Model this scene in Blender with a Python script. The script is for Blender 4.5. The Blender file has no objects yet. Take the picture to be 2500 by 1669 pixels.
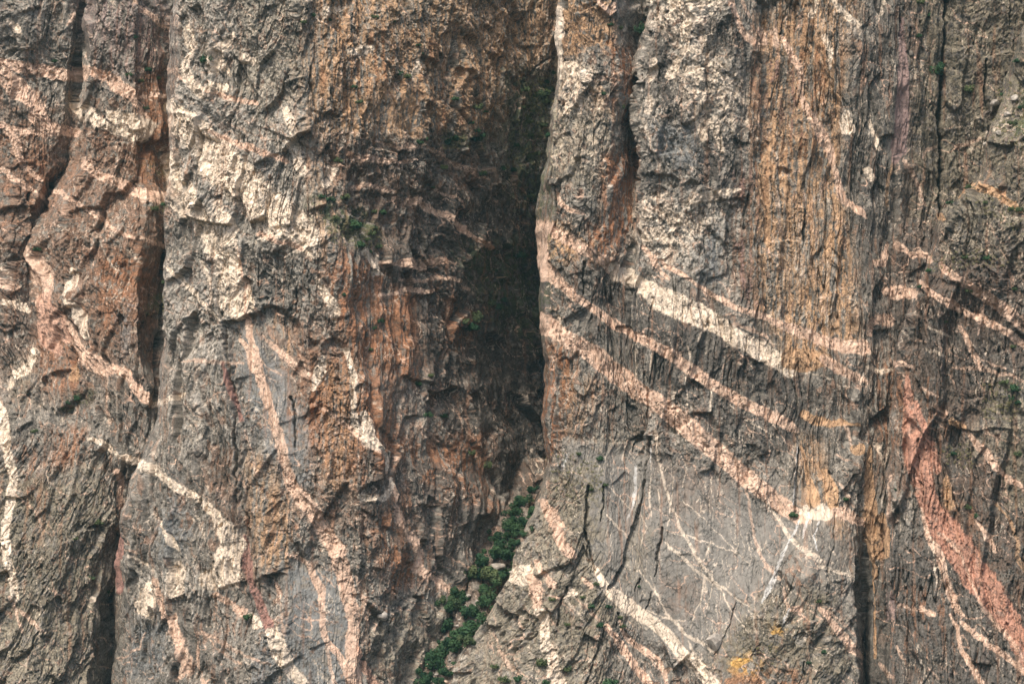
import bpy, math, random
import numpy as np
SC = bpy.context.scene
COL = SC.collection
R = math.radians

# ---------------------------------------------------------------- camera, sky, sun, exposure
CAM_Y, MID_Z = -1500.0, 167.0
cam = bpy.data.objects.new('camera', bpy.data.cameras.new('camera'))
COL.objects.link(cam)
cam.location = (0, CAM_Y, MID_Z)
cam.rotation_euler = (R(90), 0, 0)
cam.data.sensor_width = 36
cam.data.lens = 36 * 1500 / 500
cam.data.clip_start, cam.data.clip_end = 1, 6000
SC.camera = cam

SUN_EL, SUN_AZ = 54.0, -25.0          # azimuth measured from the viewing side: negative = from the left
W = bpy.data.worlds.new('World'); SC.world = W
W.use_nodes = True
wn, wl = W.node_tree.nodes, W.node_tree.links
sky = wn.new('ShaderNodeTexSky'); sky.sky_type = 'NISHITA'; sky.sun_disc = False
sky.sun_elevation = R(SUN_EL)
sd = np.array([math.sin(R(SUN_AZ)) * math.cos(R(SUN_EL)), -math.cos(R(SUN_AZ)) * math.cos(R(SUN_EL)), math.sin(R(SUN_EL))])
sky.sun_rotation = math.atan2(sd[0], sd[1])
sky.air_density, sky.dust_density, sky.ozone_density = 1.0, 4.0, 1.0
wl.new(sky.outputs[0], wn['Background'].inputs[0])
wn['Background'].inputs[1].default_value = 0.09
L = bpy.data.lights.new('sun', 'SUN'); L.energy = 1.5; L.angle = R(10); L.color = (1.0, 0.95, 0.88)
sun = bpy.data.objects.new('sun', L); COL.objects.link(sun)
from mathutils import Vector
sun.rotation_euler = Vector(sd).to_track_quat('Z', 'Y').to_euler()
sun.location = (-300, -600, 700)
SC.view_settings.view_transform = 'Standard'; SC.view_settings.look = 'None'
SC.view_settings.gamma = 1; SC.view_settings.exposure = 1.36
SC.cycles.max_bounces = 5; SC.cycles.diffuse_bounces = 3

rng = random.Random(7)
f32 = np.float32

# ---------------------------------------------------------------- survey coordinates <-> world (1 unit = 0.2 m on the plane y = 0)
def to_world(px, py, y):
    k = 0.2 * (y - CAM_Y) / -CAM_Y
    return (px - 1250) * k, y, MID_Z + (834.5 - py) * k
def to_survey(x, y, z):
    k = 0.2 * (y - CAM_Y) / -CAM_Y
    return x / k + 1250, 834.5 - (z - MID_Z) / k
Q = 700 / 1829.0
def conv(rx, ry, flat, n):            # survey-sheet notes: groups of n numbers, first two are a position
    a = np.array(flat, dtype=float).reshape(-1, n)
    a[:, 0] = rx + a[:, 0] * Q; a[:, 1] = ry + a[:, 1] * Q
    if n > 2: a[:, 2] *= Q
    return a

# ---------------------------------------------------------------- noise
def hsh(i, j, s):
    h = (i.astype(np.int64) * 374761393 + j.astype(np.int64) * 668265263 + s * 974711) & 0xffffffff
    h = ((h ^ (h >> 13)) * 1274126177) & 0xffffffff
    h = ((h ^ (h >> 16)) * 2246822519) & 0xffffffff
    return ((h ^ (h >> 15)) & 0xffffff).astype(f32) / f32(0xffffff)
def vnoise(u, v, s):                  # gradient noise about -1..1
    iu, iv = np.floor(u), np.floor(v)
    fu, fv = (u - iu).astype(f32), (v - iv).astype(f32)
    iu = iu.astype(np.int64); iv = iv.astype(np.int64)
    su, sv = fu * fu * fu * (fu * (fu * 6 - 15) + 10), fv * fv * fv * (fv * (fv * 6 - 15) + 10)
    def g(di, dj):
        a = hsh(iu + di, iv + dj, s) * f32(6.2831853)
        return np.cos(a) * (fu - di) + np.sin(a) * (fv - dj)
    a = g(0, 0); b = g(1, 0); c = g(0, 1); d = g(1, 1)
    return ((a + (b - a) * su) * (1 - sv) + (c + (d - c) * su) * sv) * f32(1.55)
def fbm(u, v, s, o=4, gain=0.5):
    t = 0; a = 1.0; n = 0
    for k in range(o):
        t = t + a * vnoise(u * 2.03 ** k + 17.3 * k, v * 2.03 ** k - 9.1 * k, s + 31 * k); n += a; a *= gain
    return t / n
def ridge(u, v, s, o=3):
    t = 0; a = 1.0; n = 0
    for k in range(o):
        t = t + a * (1 - np.abs(vnoise(u * 2.1 ** k + 5.1 * k, v * 2.1 ** k, s + 13 * k)) * 1.8); n += a; a *= 0.5
    return t / n
def cells(u, v, s, tilt=0.8):         # broken planes: each cell its own offset and tilt
    iu, iv = np.floor(u).astype(np.int64), np.floor(v).astype(np.int64)
    best = np.full(u.shape, 1e9, f32); b2 = best.copy()
    bi = np.zeros(u.shape, np.int64); bj = bi.copy(); bx = np.zeros(u.shape, f32); by = bx.copy()
    for di in (-1, 0, 1):
        for dj in (-1, 0, 1):
            ci, cj = iu + di, iv + dj
            dx = (u - ci - hsh(ci, cj, s)).astype(f32); dy = (v - cj - hsh(ci, cj, s + 1)).astype(f32)
            d = dx * dx + dy * dy
            m = d < best
            b2 = np.where(m, best, np.minimum(b2, d))
            best = np.where(m, d, best)
            bi = np.where(m, ci, bi); bj = np.where(m, cj, bj); bx = np.where(m, dx, bx); by = np.where(m, dy, by)
    r = hsh(bi, bj, s + 2)
    h = (r - 0.5) + tilt * (bx * (hsh(bi, bj, s + 3) - 0.5) + by * (hsh(bi, bj, s + 4) - 0.5)) * 2
    return h, hsh(bi, bj, s + 5), np.sqrt(b2) - np.sqrt(best)
def sstep(a, b, x):
    t = np.clip((x - a) / (b - a), 0, 1); return t * t * (3 - 2 * t)

# ---------------------------------------------------------------- plane shapes
def poly_sd(P, Y, poly):              # signed distance, positive inside
    d = np.full(P.shape, 1e9, f32); ins = np.zeros(P.shape, bool)
    n = len(poly)
    for k in range(n):
        x0, y0 = poly[k]; x1, y1 = poly[(k + 1) % n]
        ex, ey = x1 - x0, y1 - y0
        t = np.clip(((P - x0) * ex + (Y - y0) * ey) / (ex * ex + ey * ey + 1e-9), 0, 1)
        d = np.minimum(d, (P - x0 - t * ex) ** 2 + (Y - y0 - t * ey) ** 2)
        if y0 != y1:
            c = ((y0 > Y) != (y1 > Y)) & (P < ex * (Y - y0) / (y1 - y0) + x0)
            ins ^= c
    d = np.sqrt(d)
    return np.where(ins, d, -d)
def line_d(P, Y, pts):                # distance / half width along a polyline (pts: x, y, w), <1 inside
    best = np.full(P.shape, 9.0, f32)
    for k in range(len(pts) - 1):
        x0, y0, w0 = pts[k]; x1, y1, w1 = pts[k + 1]
        ex, ey = x1 - x0, y1 - y0
        t = np.clip(((P - x0) * ex + (Y - y0) * ey) / (ex * ex + ey * ey + 1e-9), 0, 1)
        d = np.sqrt((P - x0 - t * ex) ** 2 + (Y - y0 - t * ey) ** 2) / (0.5 * (w0 + (w1 - w0) * t) + 1e-6)
        best = np.minimum(best, d)
    return best
def bbox(P, Y, a, m):
    return (P > a[:, 0].min() - m) & (P < a[:, 0].max() + m) & (Y > a[:, 1].min() - m) & (Y < a[:, 1].max() + m)

# ---------------------------------------------------------------- DATA: cliff plans (survey height: list of survey x, depth)
def edge(tab, py):
    return float(np.interp(py, [t[0] for t in tab], [t[1] for t in tab]))
PLAN_A = {
 -60: [(-120,140),(60,132),(180,138),(203,148),(208,140),(225,122),(340,118),(398,136),(470,180)],
 200: [(-120,135),(60,128),(170,133),(195,145),(203,137),(215,116),(330,112),(398,131),(470,180)],
 400: [(-120,130),(50,122),(130,128),(165,143),(195,130),(215,108),(340,105),(400,126),(470,170)],
 500: [(-120,120),(30,112),(70,118),(105,140),(125,118),(170,98),(340,95),(398,114),(470,160)],
 620: [(-120,110),(20,104),(45,110),(62,128),(72,108),(150,88),(330,83),(385,118),(470,150)],
 800: [(-120,90),(20,84),(60,86),(100,84),(150,72),(220,66),(330,54),(395,100),(470,135)],
 950: [(-120,68),(20,62),(80,62),(150,57),(220,50),(300,44),(360,40),(395,78),(470,100)],
 1100:[(-120,45),(20,40),(100,38),(180,36),(250,32),(300,30),(350,26),(400,20),(470,20)],
 1300:[(-120,25),(20,18),(100,15),(170,16),(220,20),(260,28),(290,36),(340,30),(470,20)],
 1500:[(-120,5),(20,0),(100,0),(170,4),(220,10),(260,24),(285,36),(340,30),(470,20)],
 1760:[(-120,-15),(20,-20),(100,-18),(170,-10),(220,0),(250,20),(280,36),(340,30),(470,20)]}
PLAN_B = {
 -60: [(473,190),(451,80),(448,50),(456,32),(540,20),(640,14),(720,10),(900,24),(1060,42),(1190,60),(1290,74),(1420,88)],
 50:  [(453,185),(431,78),(428,48),(436,30),(535,18),(640,12),(726,8),(900,22),(1055,42),(1185,62),(1280,77),(1420,92)],
 200: [(445,180),(423,72),(420,44),(428,26),(520,14),(640,8),(735,4),(900,20),(1050,42),(1170,64),(1250,84),(1420,104)],
 300: [(437,175),(415,70),(412,40),(420,23),(515,11),(640,5),(742,2),(900,20),(1045,42),(1160,66),(1245,90),(1420,112)],
 420: [(435,170),(413,66),(410,38),(418,20),(510,8),(640,2),(750,0),(900,22),(1040,44),(1150,70),(1250,97),(1420,122)],
 560: [(436,160),(414,60),(411,34),(419,16),(510,4),(640,-4),(800,-4),(920,24),(1040,50),(1140,75),(1250,112),(1420,165)],
 700: [(436,160),(413,58),(410,32),(418,14),(500,2),(620,-6),(825,-4),(930,27),(1030,55),(1130,83),(1240,124),(1420,185)],
 900: [(425,140),(403,60),(400,34),(410,14),(500,-2),(640,-10),(880,-6),(950,23),(1050,58),(1140,87),(1240,132),(1420,200)],
 1069:[(420,60),(396,30),(393,18),(405,6),(500,-8),(680,-16),(920,-12),(1000,16),(1080,47),(1170,80),(1260,128),(1420,190)],
 1250:[(330,60),(312,34),(310,20),(330,4),(480,-14),(700,-24),(920,-18),(990,8),(1090,36),(1172,60),(1260,104),(1420,150)],
 1450:[(310,60),(288,34),(286,18),(310,-2),(470,-20),(700,-32),(900,-26),(980,-5),(1050,14),(1110,36),(1200,86),(1400,140)],
 1760:[(290,60),(270,34),(268,18),(300,-8),(460,-28),(680,-42),(850,-38),(940,-20),(1000,0),(1040,20),(1100,60),(1350,110)]}
PLAN_G = {
 1120:[(1210,140),(1270,130),(1320,122),(1370,128),(1450,150)],
 1200:[(1190,112),(1240,103),(1300,92),(1350,98),(1450,120)],
 1300:[(1150,84),(1200,72),(1270,62),(1320,70),(1420,100)],
 1420:[(1060,58),(1120,44),(1190,36),(1260,45),(1380,80)],
 1550:[(1020,32),(1070,16),(1120,11),(1180,20),(1330,60)],
 1760:[(960,0),(1010,-18),(1060,-22),(1130,-10),(1280,30)]}
CL = [(-60,1370),(30,1368),(150,1363),(245,1350),(330,1342),(420,1330),(545,1328),(640,1322),(740,1328),(820,1334),(880,1343),
      (950,1345),(1050,1343),(1130,1340),(1170,1331),(1210,1322),(1245,1306),(1290,1292),(1330,1270),(1402,1243),(1452,1212),
      (1498,1189),(1555,1155),(1601,1124),(1658,1097),(1760,1040)]
C_ROWS = {   # c2..c3 depth at the prow, then the face to the right
 -60: (26,6,[(1430,-4),(1505,0),(1575,42),(1600,12),(1700,-2),(1840,2),(1862,8),(1970,8),(2080,4),(2180,12),(2290,22),(2650,22)]),
 200: (28,6,[(1430,-4),(1500,0),(1553,34),(1562,4),(1700,-4),(1840,0),(1862,7),(1970,8),(2080,4),(2180,12),(2290,20),(2650,20)]),
 400: (32,6,[(1420,-4),(1490,-2),(1553,26),(1560,4),(1700,-4),(1840,0),(1862,6),(1970,7),(2080,4),(2180,10),(2290,18),(2650,18)]),
 560: (30,4,[(1410,-5),(1480,-2),(1540,12),(1550,2),(1700,-4),(1840,0),(1862,4),(1970,5),(2080,3),(2180,9),(2290,16),(2650,16)]),
 700: (30,4,[(1410,-5),(1480,-2),(1530,2),(1545,-2),(1700,-5),(1840,-2),(1862,2),(1970,3),(2080,2),(2180,8),(2290,14),(2650,14)]),
 900: (30,4,[(1410,-6),(1480,-4),(1530,-3),(1560,-5),(1700,-7),(1840,-5),(1870,-2),(1970,0),(2080,2),(2170,8),(2280,12),(2650,12)]),
 1069:(30,2,[(1410,-9),(1480,-8),(1560,-2),(1580,-8),(1700,-11),(1840,-8),(1890,-4),(1970,-4),(2080,-2),(2150,6),(2250,8),(2650,8)]),
 1250:(26,-2,[(1400,-17),(1480,-18),(1545,-12),(1575,-14),(1710,-18),(1850,-14),(1900,-12),(1980,-17),(2080,-8),(2112,0),(2150,2),(2650,2)]),
 1350:(22,-6,[(1385,-27),(1475,-26),(1540,-19),(1570,-20),(1715,-24),(1840,-22),(1900,-22),(1980,-28),(2092,-17),(2111,8),(2124,-3),(2650,-3)]),
 1500:(15,-8,[(1340,-32),(1460,-34),(1540,-28),(1570,-28),(1720,-32),(1810,-38),(1880,-42),(1980,-46),(2092,-32),(2111,14),(2127,-10),(2650,-12)]),
 1760:(6,-16,[(1250,-42),(1430,-46),(1540,-42),(1570,-42),(1720,-50),(1810,-64),(1880,-68),(1980,-68),(2092,-48),(2114,8),(2130,-22),(2650,-24)])}
def plan_c():
    out = {}
    for py in sorted(set(list(C_ROWS) + [t[0] for t in CL])):
        ks = sorted(C_ROWS); e = edge(CL, py)
        f = lambda g: float(np.interp(py, ks, [g(C_ROWS[k]) for k in ks]))
        row = [(e + 40, f(lambda r: r[0]) + 130), (e + 4, f(lambda r: r[0]) + 45), (e, f(lambda r: r[0])), (e + 9, f(lambda r: r[1]))]
        for i in range(12):
            row.append((f(lambda r: r[2][i][0]), f(lambda r: r[2][i][1])))
        out[py] = row
    return out
DL = [(-60,2560),(0,2535),(150,2478),(280,2442),(360,2402),(430,2385),(490,2352),(520,2302),(600,2282),(720,2235),(850,2196),
      (950,2190),(1100,2168),(1300,2158),(1500,2160),(1760,2170)]
def plan_d():
    out = {}
    for py, e in DL:
        y = float(np.interp(py, [-60,300,600,900,1200,1500,1760], [-4,-10,-16,-18,-24,-40,-56]))
        out[py] = [(e + 40, y + 60), (e + 3, y + 18), (e, y + 6), (e + 14, y), (max(e + 40, 2330), y - 6), (max(e + 80, 2450), y - 14), (max(e + 140, 2680), y - 16)]
    return out
# ---------------------------------------------------------------- DATA: zones of relief (survey coordinates)
SMOOTH = [[(1480,1090),(1560,1100),(1800,1190),(1925,1270),(1890,1400),(1760,1620),(1600,1580),(1520,1500),(1450,1370)],
          [(1385,1085),(1440,1080),(1540,1100),(1520,1250),(1460,1400),(1440,1300)],
          [(690,1370),(840,1390),(880,1500),(900,1669),(690,1669)], [(555,770),(700,790),(740,980),(760,1150),(640,1100),(580,900)],
          [(1870,1150),(2080,1250),(2100,1400),(1960,1420),(1900,1300)],[(1480,480),(1545,400),(1545,560),(1470,620)],
          [(920,210),(1020,220),(1020,330),(940,330)],[(2170,220),(2215,220),(2215,390),(2170,400)]]
TILT = {1: [[(1800,-70),(2300,-70),(2300,900),(2120,1000),(1980,1300),(1900,1150),(1840,800)],[(2110,1050),(2650,1000),(2650,1760),(2110,1760)],[(1440,640),(1800,700),(1840,1000),(1440,900)],[(2190,650),(2460,760),(2500,1000),(2190,1000)],[(400,880),(560,860),(640,1400),(600,1669),(290,1669),(330,1200)],[(330,50),(420,50),(410,960),(330,960)],[(800,560),(1120,640),(1060,1000),(860,900)]],
        10: [[(410,-70),(760,-70),(760,600),(410,600)],[(190,-70),(340,-70),(330,700),(120,700)]],
        28: [[(1300,1180),(1440,1150),(1470,1400),(1560,1500),(1540,1760),(1000,1760),(1230,1400)],
             [(1930,1290),(2080,1400),(2060,1760),(1720,1760),(1800,1560)],
             [(60,1000),(280,1080),(300,1240),(240,1760),(-130,1760),(-130,1150)]],
        -34: [[(880,-80),(1300,-80),(1320,180),(1230,480),(1100,520),(900,300)], [(1060,560),(1340,600),(1340,1160),(1180,1180),(1020,1060)],
              [(-130,560),(60,620),(130,900),(60,1000),(-130,1000)]]}
CRACKS = [   # rx, ry, depth, (x, y, width)...
 (0,550,5,(1425,630,16,1430,760,20,1460,880,20,1490,1050,22,1500,1180,20,1510,1350,18,1520,1568,18)),
 (0,1069,5,(1500,0,18,1508,200,18,1512,430,14)), (0,1069,4,(1550,430,10,1590,620,18,1640,880,18,1650,990,12)),
 (0,550,14,(1045,-30,60,1035,120,60,1020,250,40,1000,330,20)), (0,550,12,(1055,500,50,1040,700,55,1010,900,40,985,1100,20)),
 (0,550,5,(930,620,16,920,800,20,930,950,20)),
 (0,0,3,(540,30,30,515,250,30,500,420,25)), (0,0,8,(180,1230,30,175,1450,30,170,1568,30)),(0,0,5,(330,1150,30,310,1280,40,240,1400,40)),
 (0,0,4,(1300,400,14,1318,480,14,1330,630,12)),(0,0,3,(570,250,10,575,450,12,580,670,10)),
 (0,550,4,(400,380,30,410,480,40,405,560,30)),(0,550,4,(420,640,14,440,720,14,490,800,12)),
 (600,0,4,(400,430,16,415,560,20,425,700,14)),(600,0,3,(270,300,10,310,380,12,320,460,10)),
 (600,550,3,(310,400,14,320,560,12)),(600,550,3,(290,160,10,300,330,10)),(600,550,2,(80,240,10,85,420,12)),
 (600,550,4,(290,1080,16,310,1200,20,315,1400,16)),
 (1200,0,9,(1000,0,26,960,200,24,932,420,22,935,700,24,930,900,30,932,1250,26)), (1200,0,4,(932,1250,20,915,1400,16,880,1500,10)),
 (1200,0,2.5,(1060,430,14,1065,600,14,1050,740,10)),(1200,0,2,(1210,30,10,1215,220,10)),(1200,0,3,(1465,850,20,1470,960,14,1490,1010,8)),
 (1200,0,2,(550,780,10,560,1000,10,565,1280,10)),(1200,0,3,(1640,1250,30,1630,1350,34,1620,1450,20)),
 (1200,550,3.5,(587,230,16,585,330,16,580,440,12)),(1200,550,2,(782,640,10,775,760,10)),(1200,550,2.5,(1030,450,12,1015,560,14,1000,750,10)),
 (1200,550,2.5,(1050,760,12,1045,900,14,1030,1010,10)),(1200,550,3,(965,950,14,985,1080,20,985,1300,22,970,1400,22,930,1568,20)),
 (1200,550,2,(690,650,16,700,720,10)),(1200,550,2,(1630,700,14,1615,850,20,1610,950,12)),(1200,550,2,(1708,150,10,1700,240,14,1690,330,8)),
 (1200,1069,4.5,(1015,0,26,990,150,26,970,300,22,940,450,22,900,620,30,860,780,40,800,920,44,760,965,20)),
 (1200,1069,4,(940,0,20,915,90,16)),
 (1200,1069,3.5,(1095,560,16,1075,680,22,1060,760,22,1035,870,10)),(1200,1069,2.5,(950,900,14,910,980,12)),(1200,1069,2.5,(1005,980,10,980,1100,12)),
 (1200,1069,5,(615,300,24,610,450,30,600,600,26,640,780,20,660,850,10)),(1200,1069,3,(720,300,16,715,420,20,700,540,12)),
 (1200,1069,2,(1565,1050,8,1530,1150,10,1470,1300,10,1420,1380,8)),
 (1200,1069,4,(480,950,16,440,1060,24,420,1200,18)),(1200,1069,5,(230,1130,20,180,1290,30,150,1480,24)),(1200,1069,4,(110,1100,20,70,1250,30,40,1300,10)),
 (1200,1069,3,(300,1150,14,230,1290,20,150,1150,4)),(1200,1069,4,(730,1200,20,700,1320,26,650,1450,24,600,1568,20)),(1200,1069,3,(380,960,16,350,1060,20)),
 (1200,1069,3,(820,1120,20,810,1200,16)),(1200,1069,3,(600,700,16,620,800,20)),
 (1800,1069,4.5,(388,60,10,382,200,16,368,400,20,365,480,14)),(1800,1069,3,(622,480,10,610,680,14,575,800,14,565,1000,12)),
 (1800,1069,3,(770,760,20,780,900,40,800,1100,50)),(1800,1069,3,(490,1180,12,480,1320,14)),(1800,1069,4,(430,1420,16,435,1500,14)),
 (1800,1069,3,(1050,180,14,1040,350,20)),(1800,1069,3,(1140,200,16,1130,420,20,1120,680,16)),(1800,1069,2.5,(1155,0,14,1160,250,16,1200,350,10)),
 (1800,1069,2.5,(1280,100,14,1290,300,16,1300,460,14)),
 (1800,0,9,(1330,0,26,1322,200,26,1300,500,26,1290,800,30,1300,1000,26,1292,1380,24)),(1800,0,5,(1035,-10,22,1025,120,24,1010,240,16)),
 (1800,0,4,(1080,180,12,1078,420,14)),(1800,0,4,(310,40,14,290,140,16,275,230,10)),(1800,0,3,(440,1340,16,430,1450,24,425,1500,12)),
 (1800,0,5,(1590,380,16,1580,560,20,1600,700,14)),(1800,0,4,(1740,0,16,1735,160,14)),(1800,0,3,(1230,1100,30,1235,1260,30)),
 (1800,550,3,(435,0,20,430,130,24)),(1800,550,3.5,(800,700,20,790,800,26)),(1800,550,3,(940,380,14,920,480,16)),(1800,550,2.5,(770,1000,14,780,1200,12)),
 (1800,550,3,(1170,550,10,1165,720,12)),(1800,550,3,(1230,500,14,1220,600,14)),(1800,550,2.5,(1390,560,12,1380,740,12,1370,900,12)),
 (1800,550,3,(1720,640,10,1715,900,12)),(1800,550,2.5,(1480,500,12,1490,700,12)),(1800,550,2.5,(1310,720,10,1300,900,12)),
 (1200,0,4,(205,520,16,330,390,18,420,330,14))]
RECESS = [   # rx, ry, depth, fade from, fade to, edge, outline
 (0,550,6,560,1500,10,(1420,612,1500,602,1540,570,1640,545,1680,495,1760,515,1829,545,1930,640,1960,1000,1950,1500,1530,1500,1470,900,1440,800)),
 (1200,0,3.5,1090,1330,8,(955,1112,1040,1100,1120,1115,1220,1150,1180,1270,950,1300)),
 (600,550,6,690,900,14,(400,720,480,740,560,690,600,720,680,790,640,860,500,850,420,800)),
 (1800,0,4,1050,1200,8,(250,1065,300,1058,345,1075,350,1110,300,1125,255,1115)),
 (0,1069,4,1000,1500,8,(1080,1040,1160,1000,1190,1060,1130,1180,1080,1180)),
 (0,1069,3,900,1300,8,(1290,1010,1380,1010,1380,950,1560,910,1600,1000,1620,1250,1300,1250)),
 (1800,550,4,380,560,8,(830,420,960,300,970,480,960,570,830,570)),
 (1800,550,3,640,900,8,(850,660,965,650,980,860,850,870)),
 (1800,0,5,0,1600,14,(1230,1080,1290,1080,1290,1370,1230,1330)),
 (600,550,2.5,180,420,10,(940,290,1300,280,1300,340,960,350)),
 (600,550,3,420,900,12,(1000,430,1200,440,1220,650,1020,640)),
 (600,550,3,100,300,10,(1560,130,1640,150,1620,260,1560,260)),
 (600,0,4,930,1150,10,(950,960,1010,960,1010,1100,950,1060)),
 (600,0,3,1180,1400,10,(700,1215,930,1225,860,1330,720,1310)),
 (0,0,4,-100,1000,14,(870,-400,1090,-400,1085,1000,900,900,960,760,900,600,830,500)),
 (0,0,6,850,1400,14,(860,900,1080,880,1080,1240,860,1180))]
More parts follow.
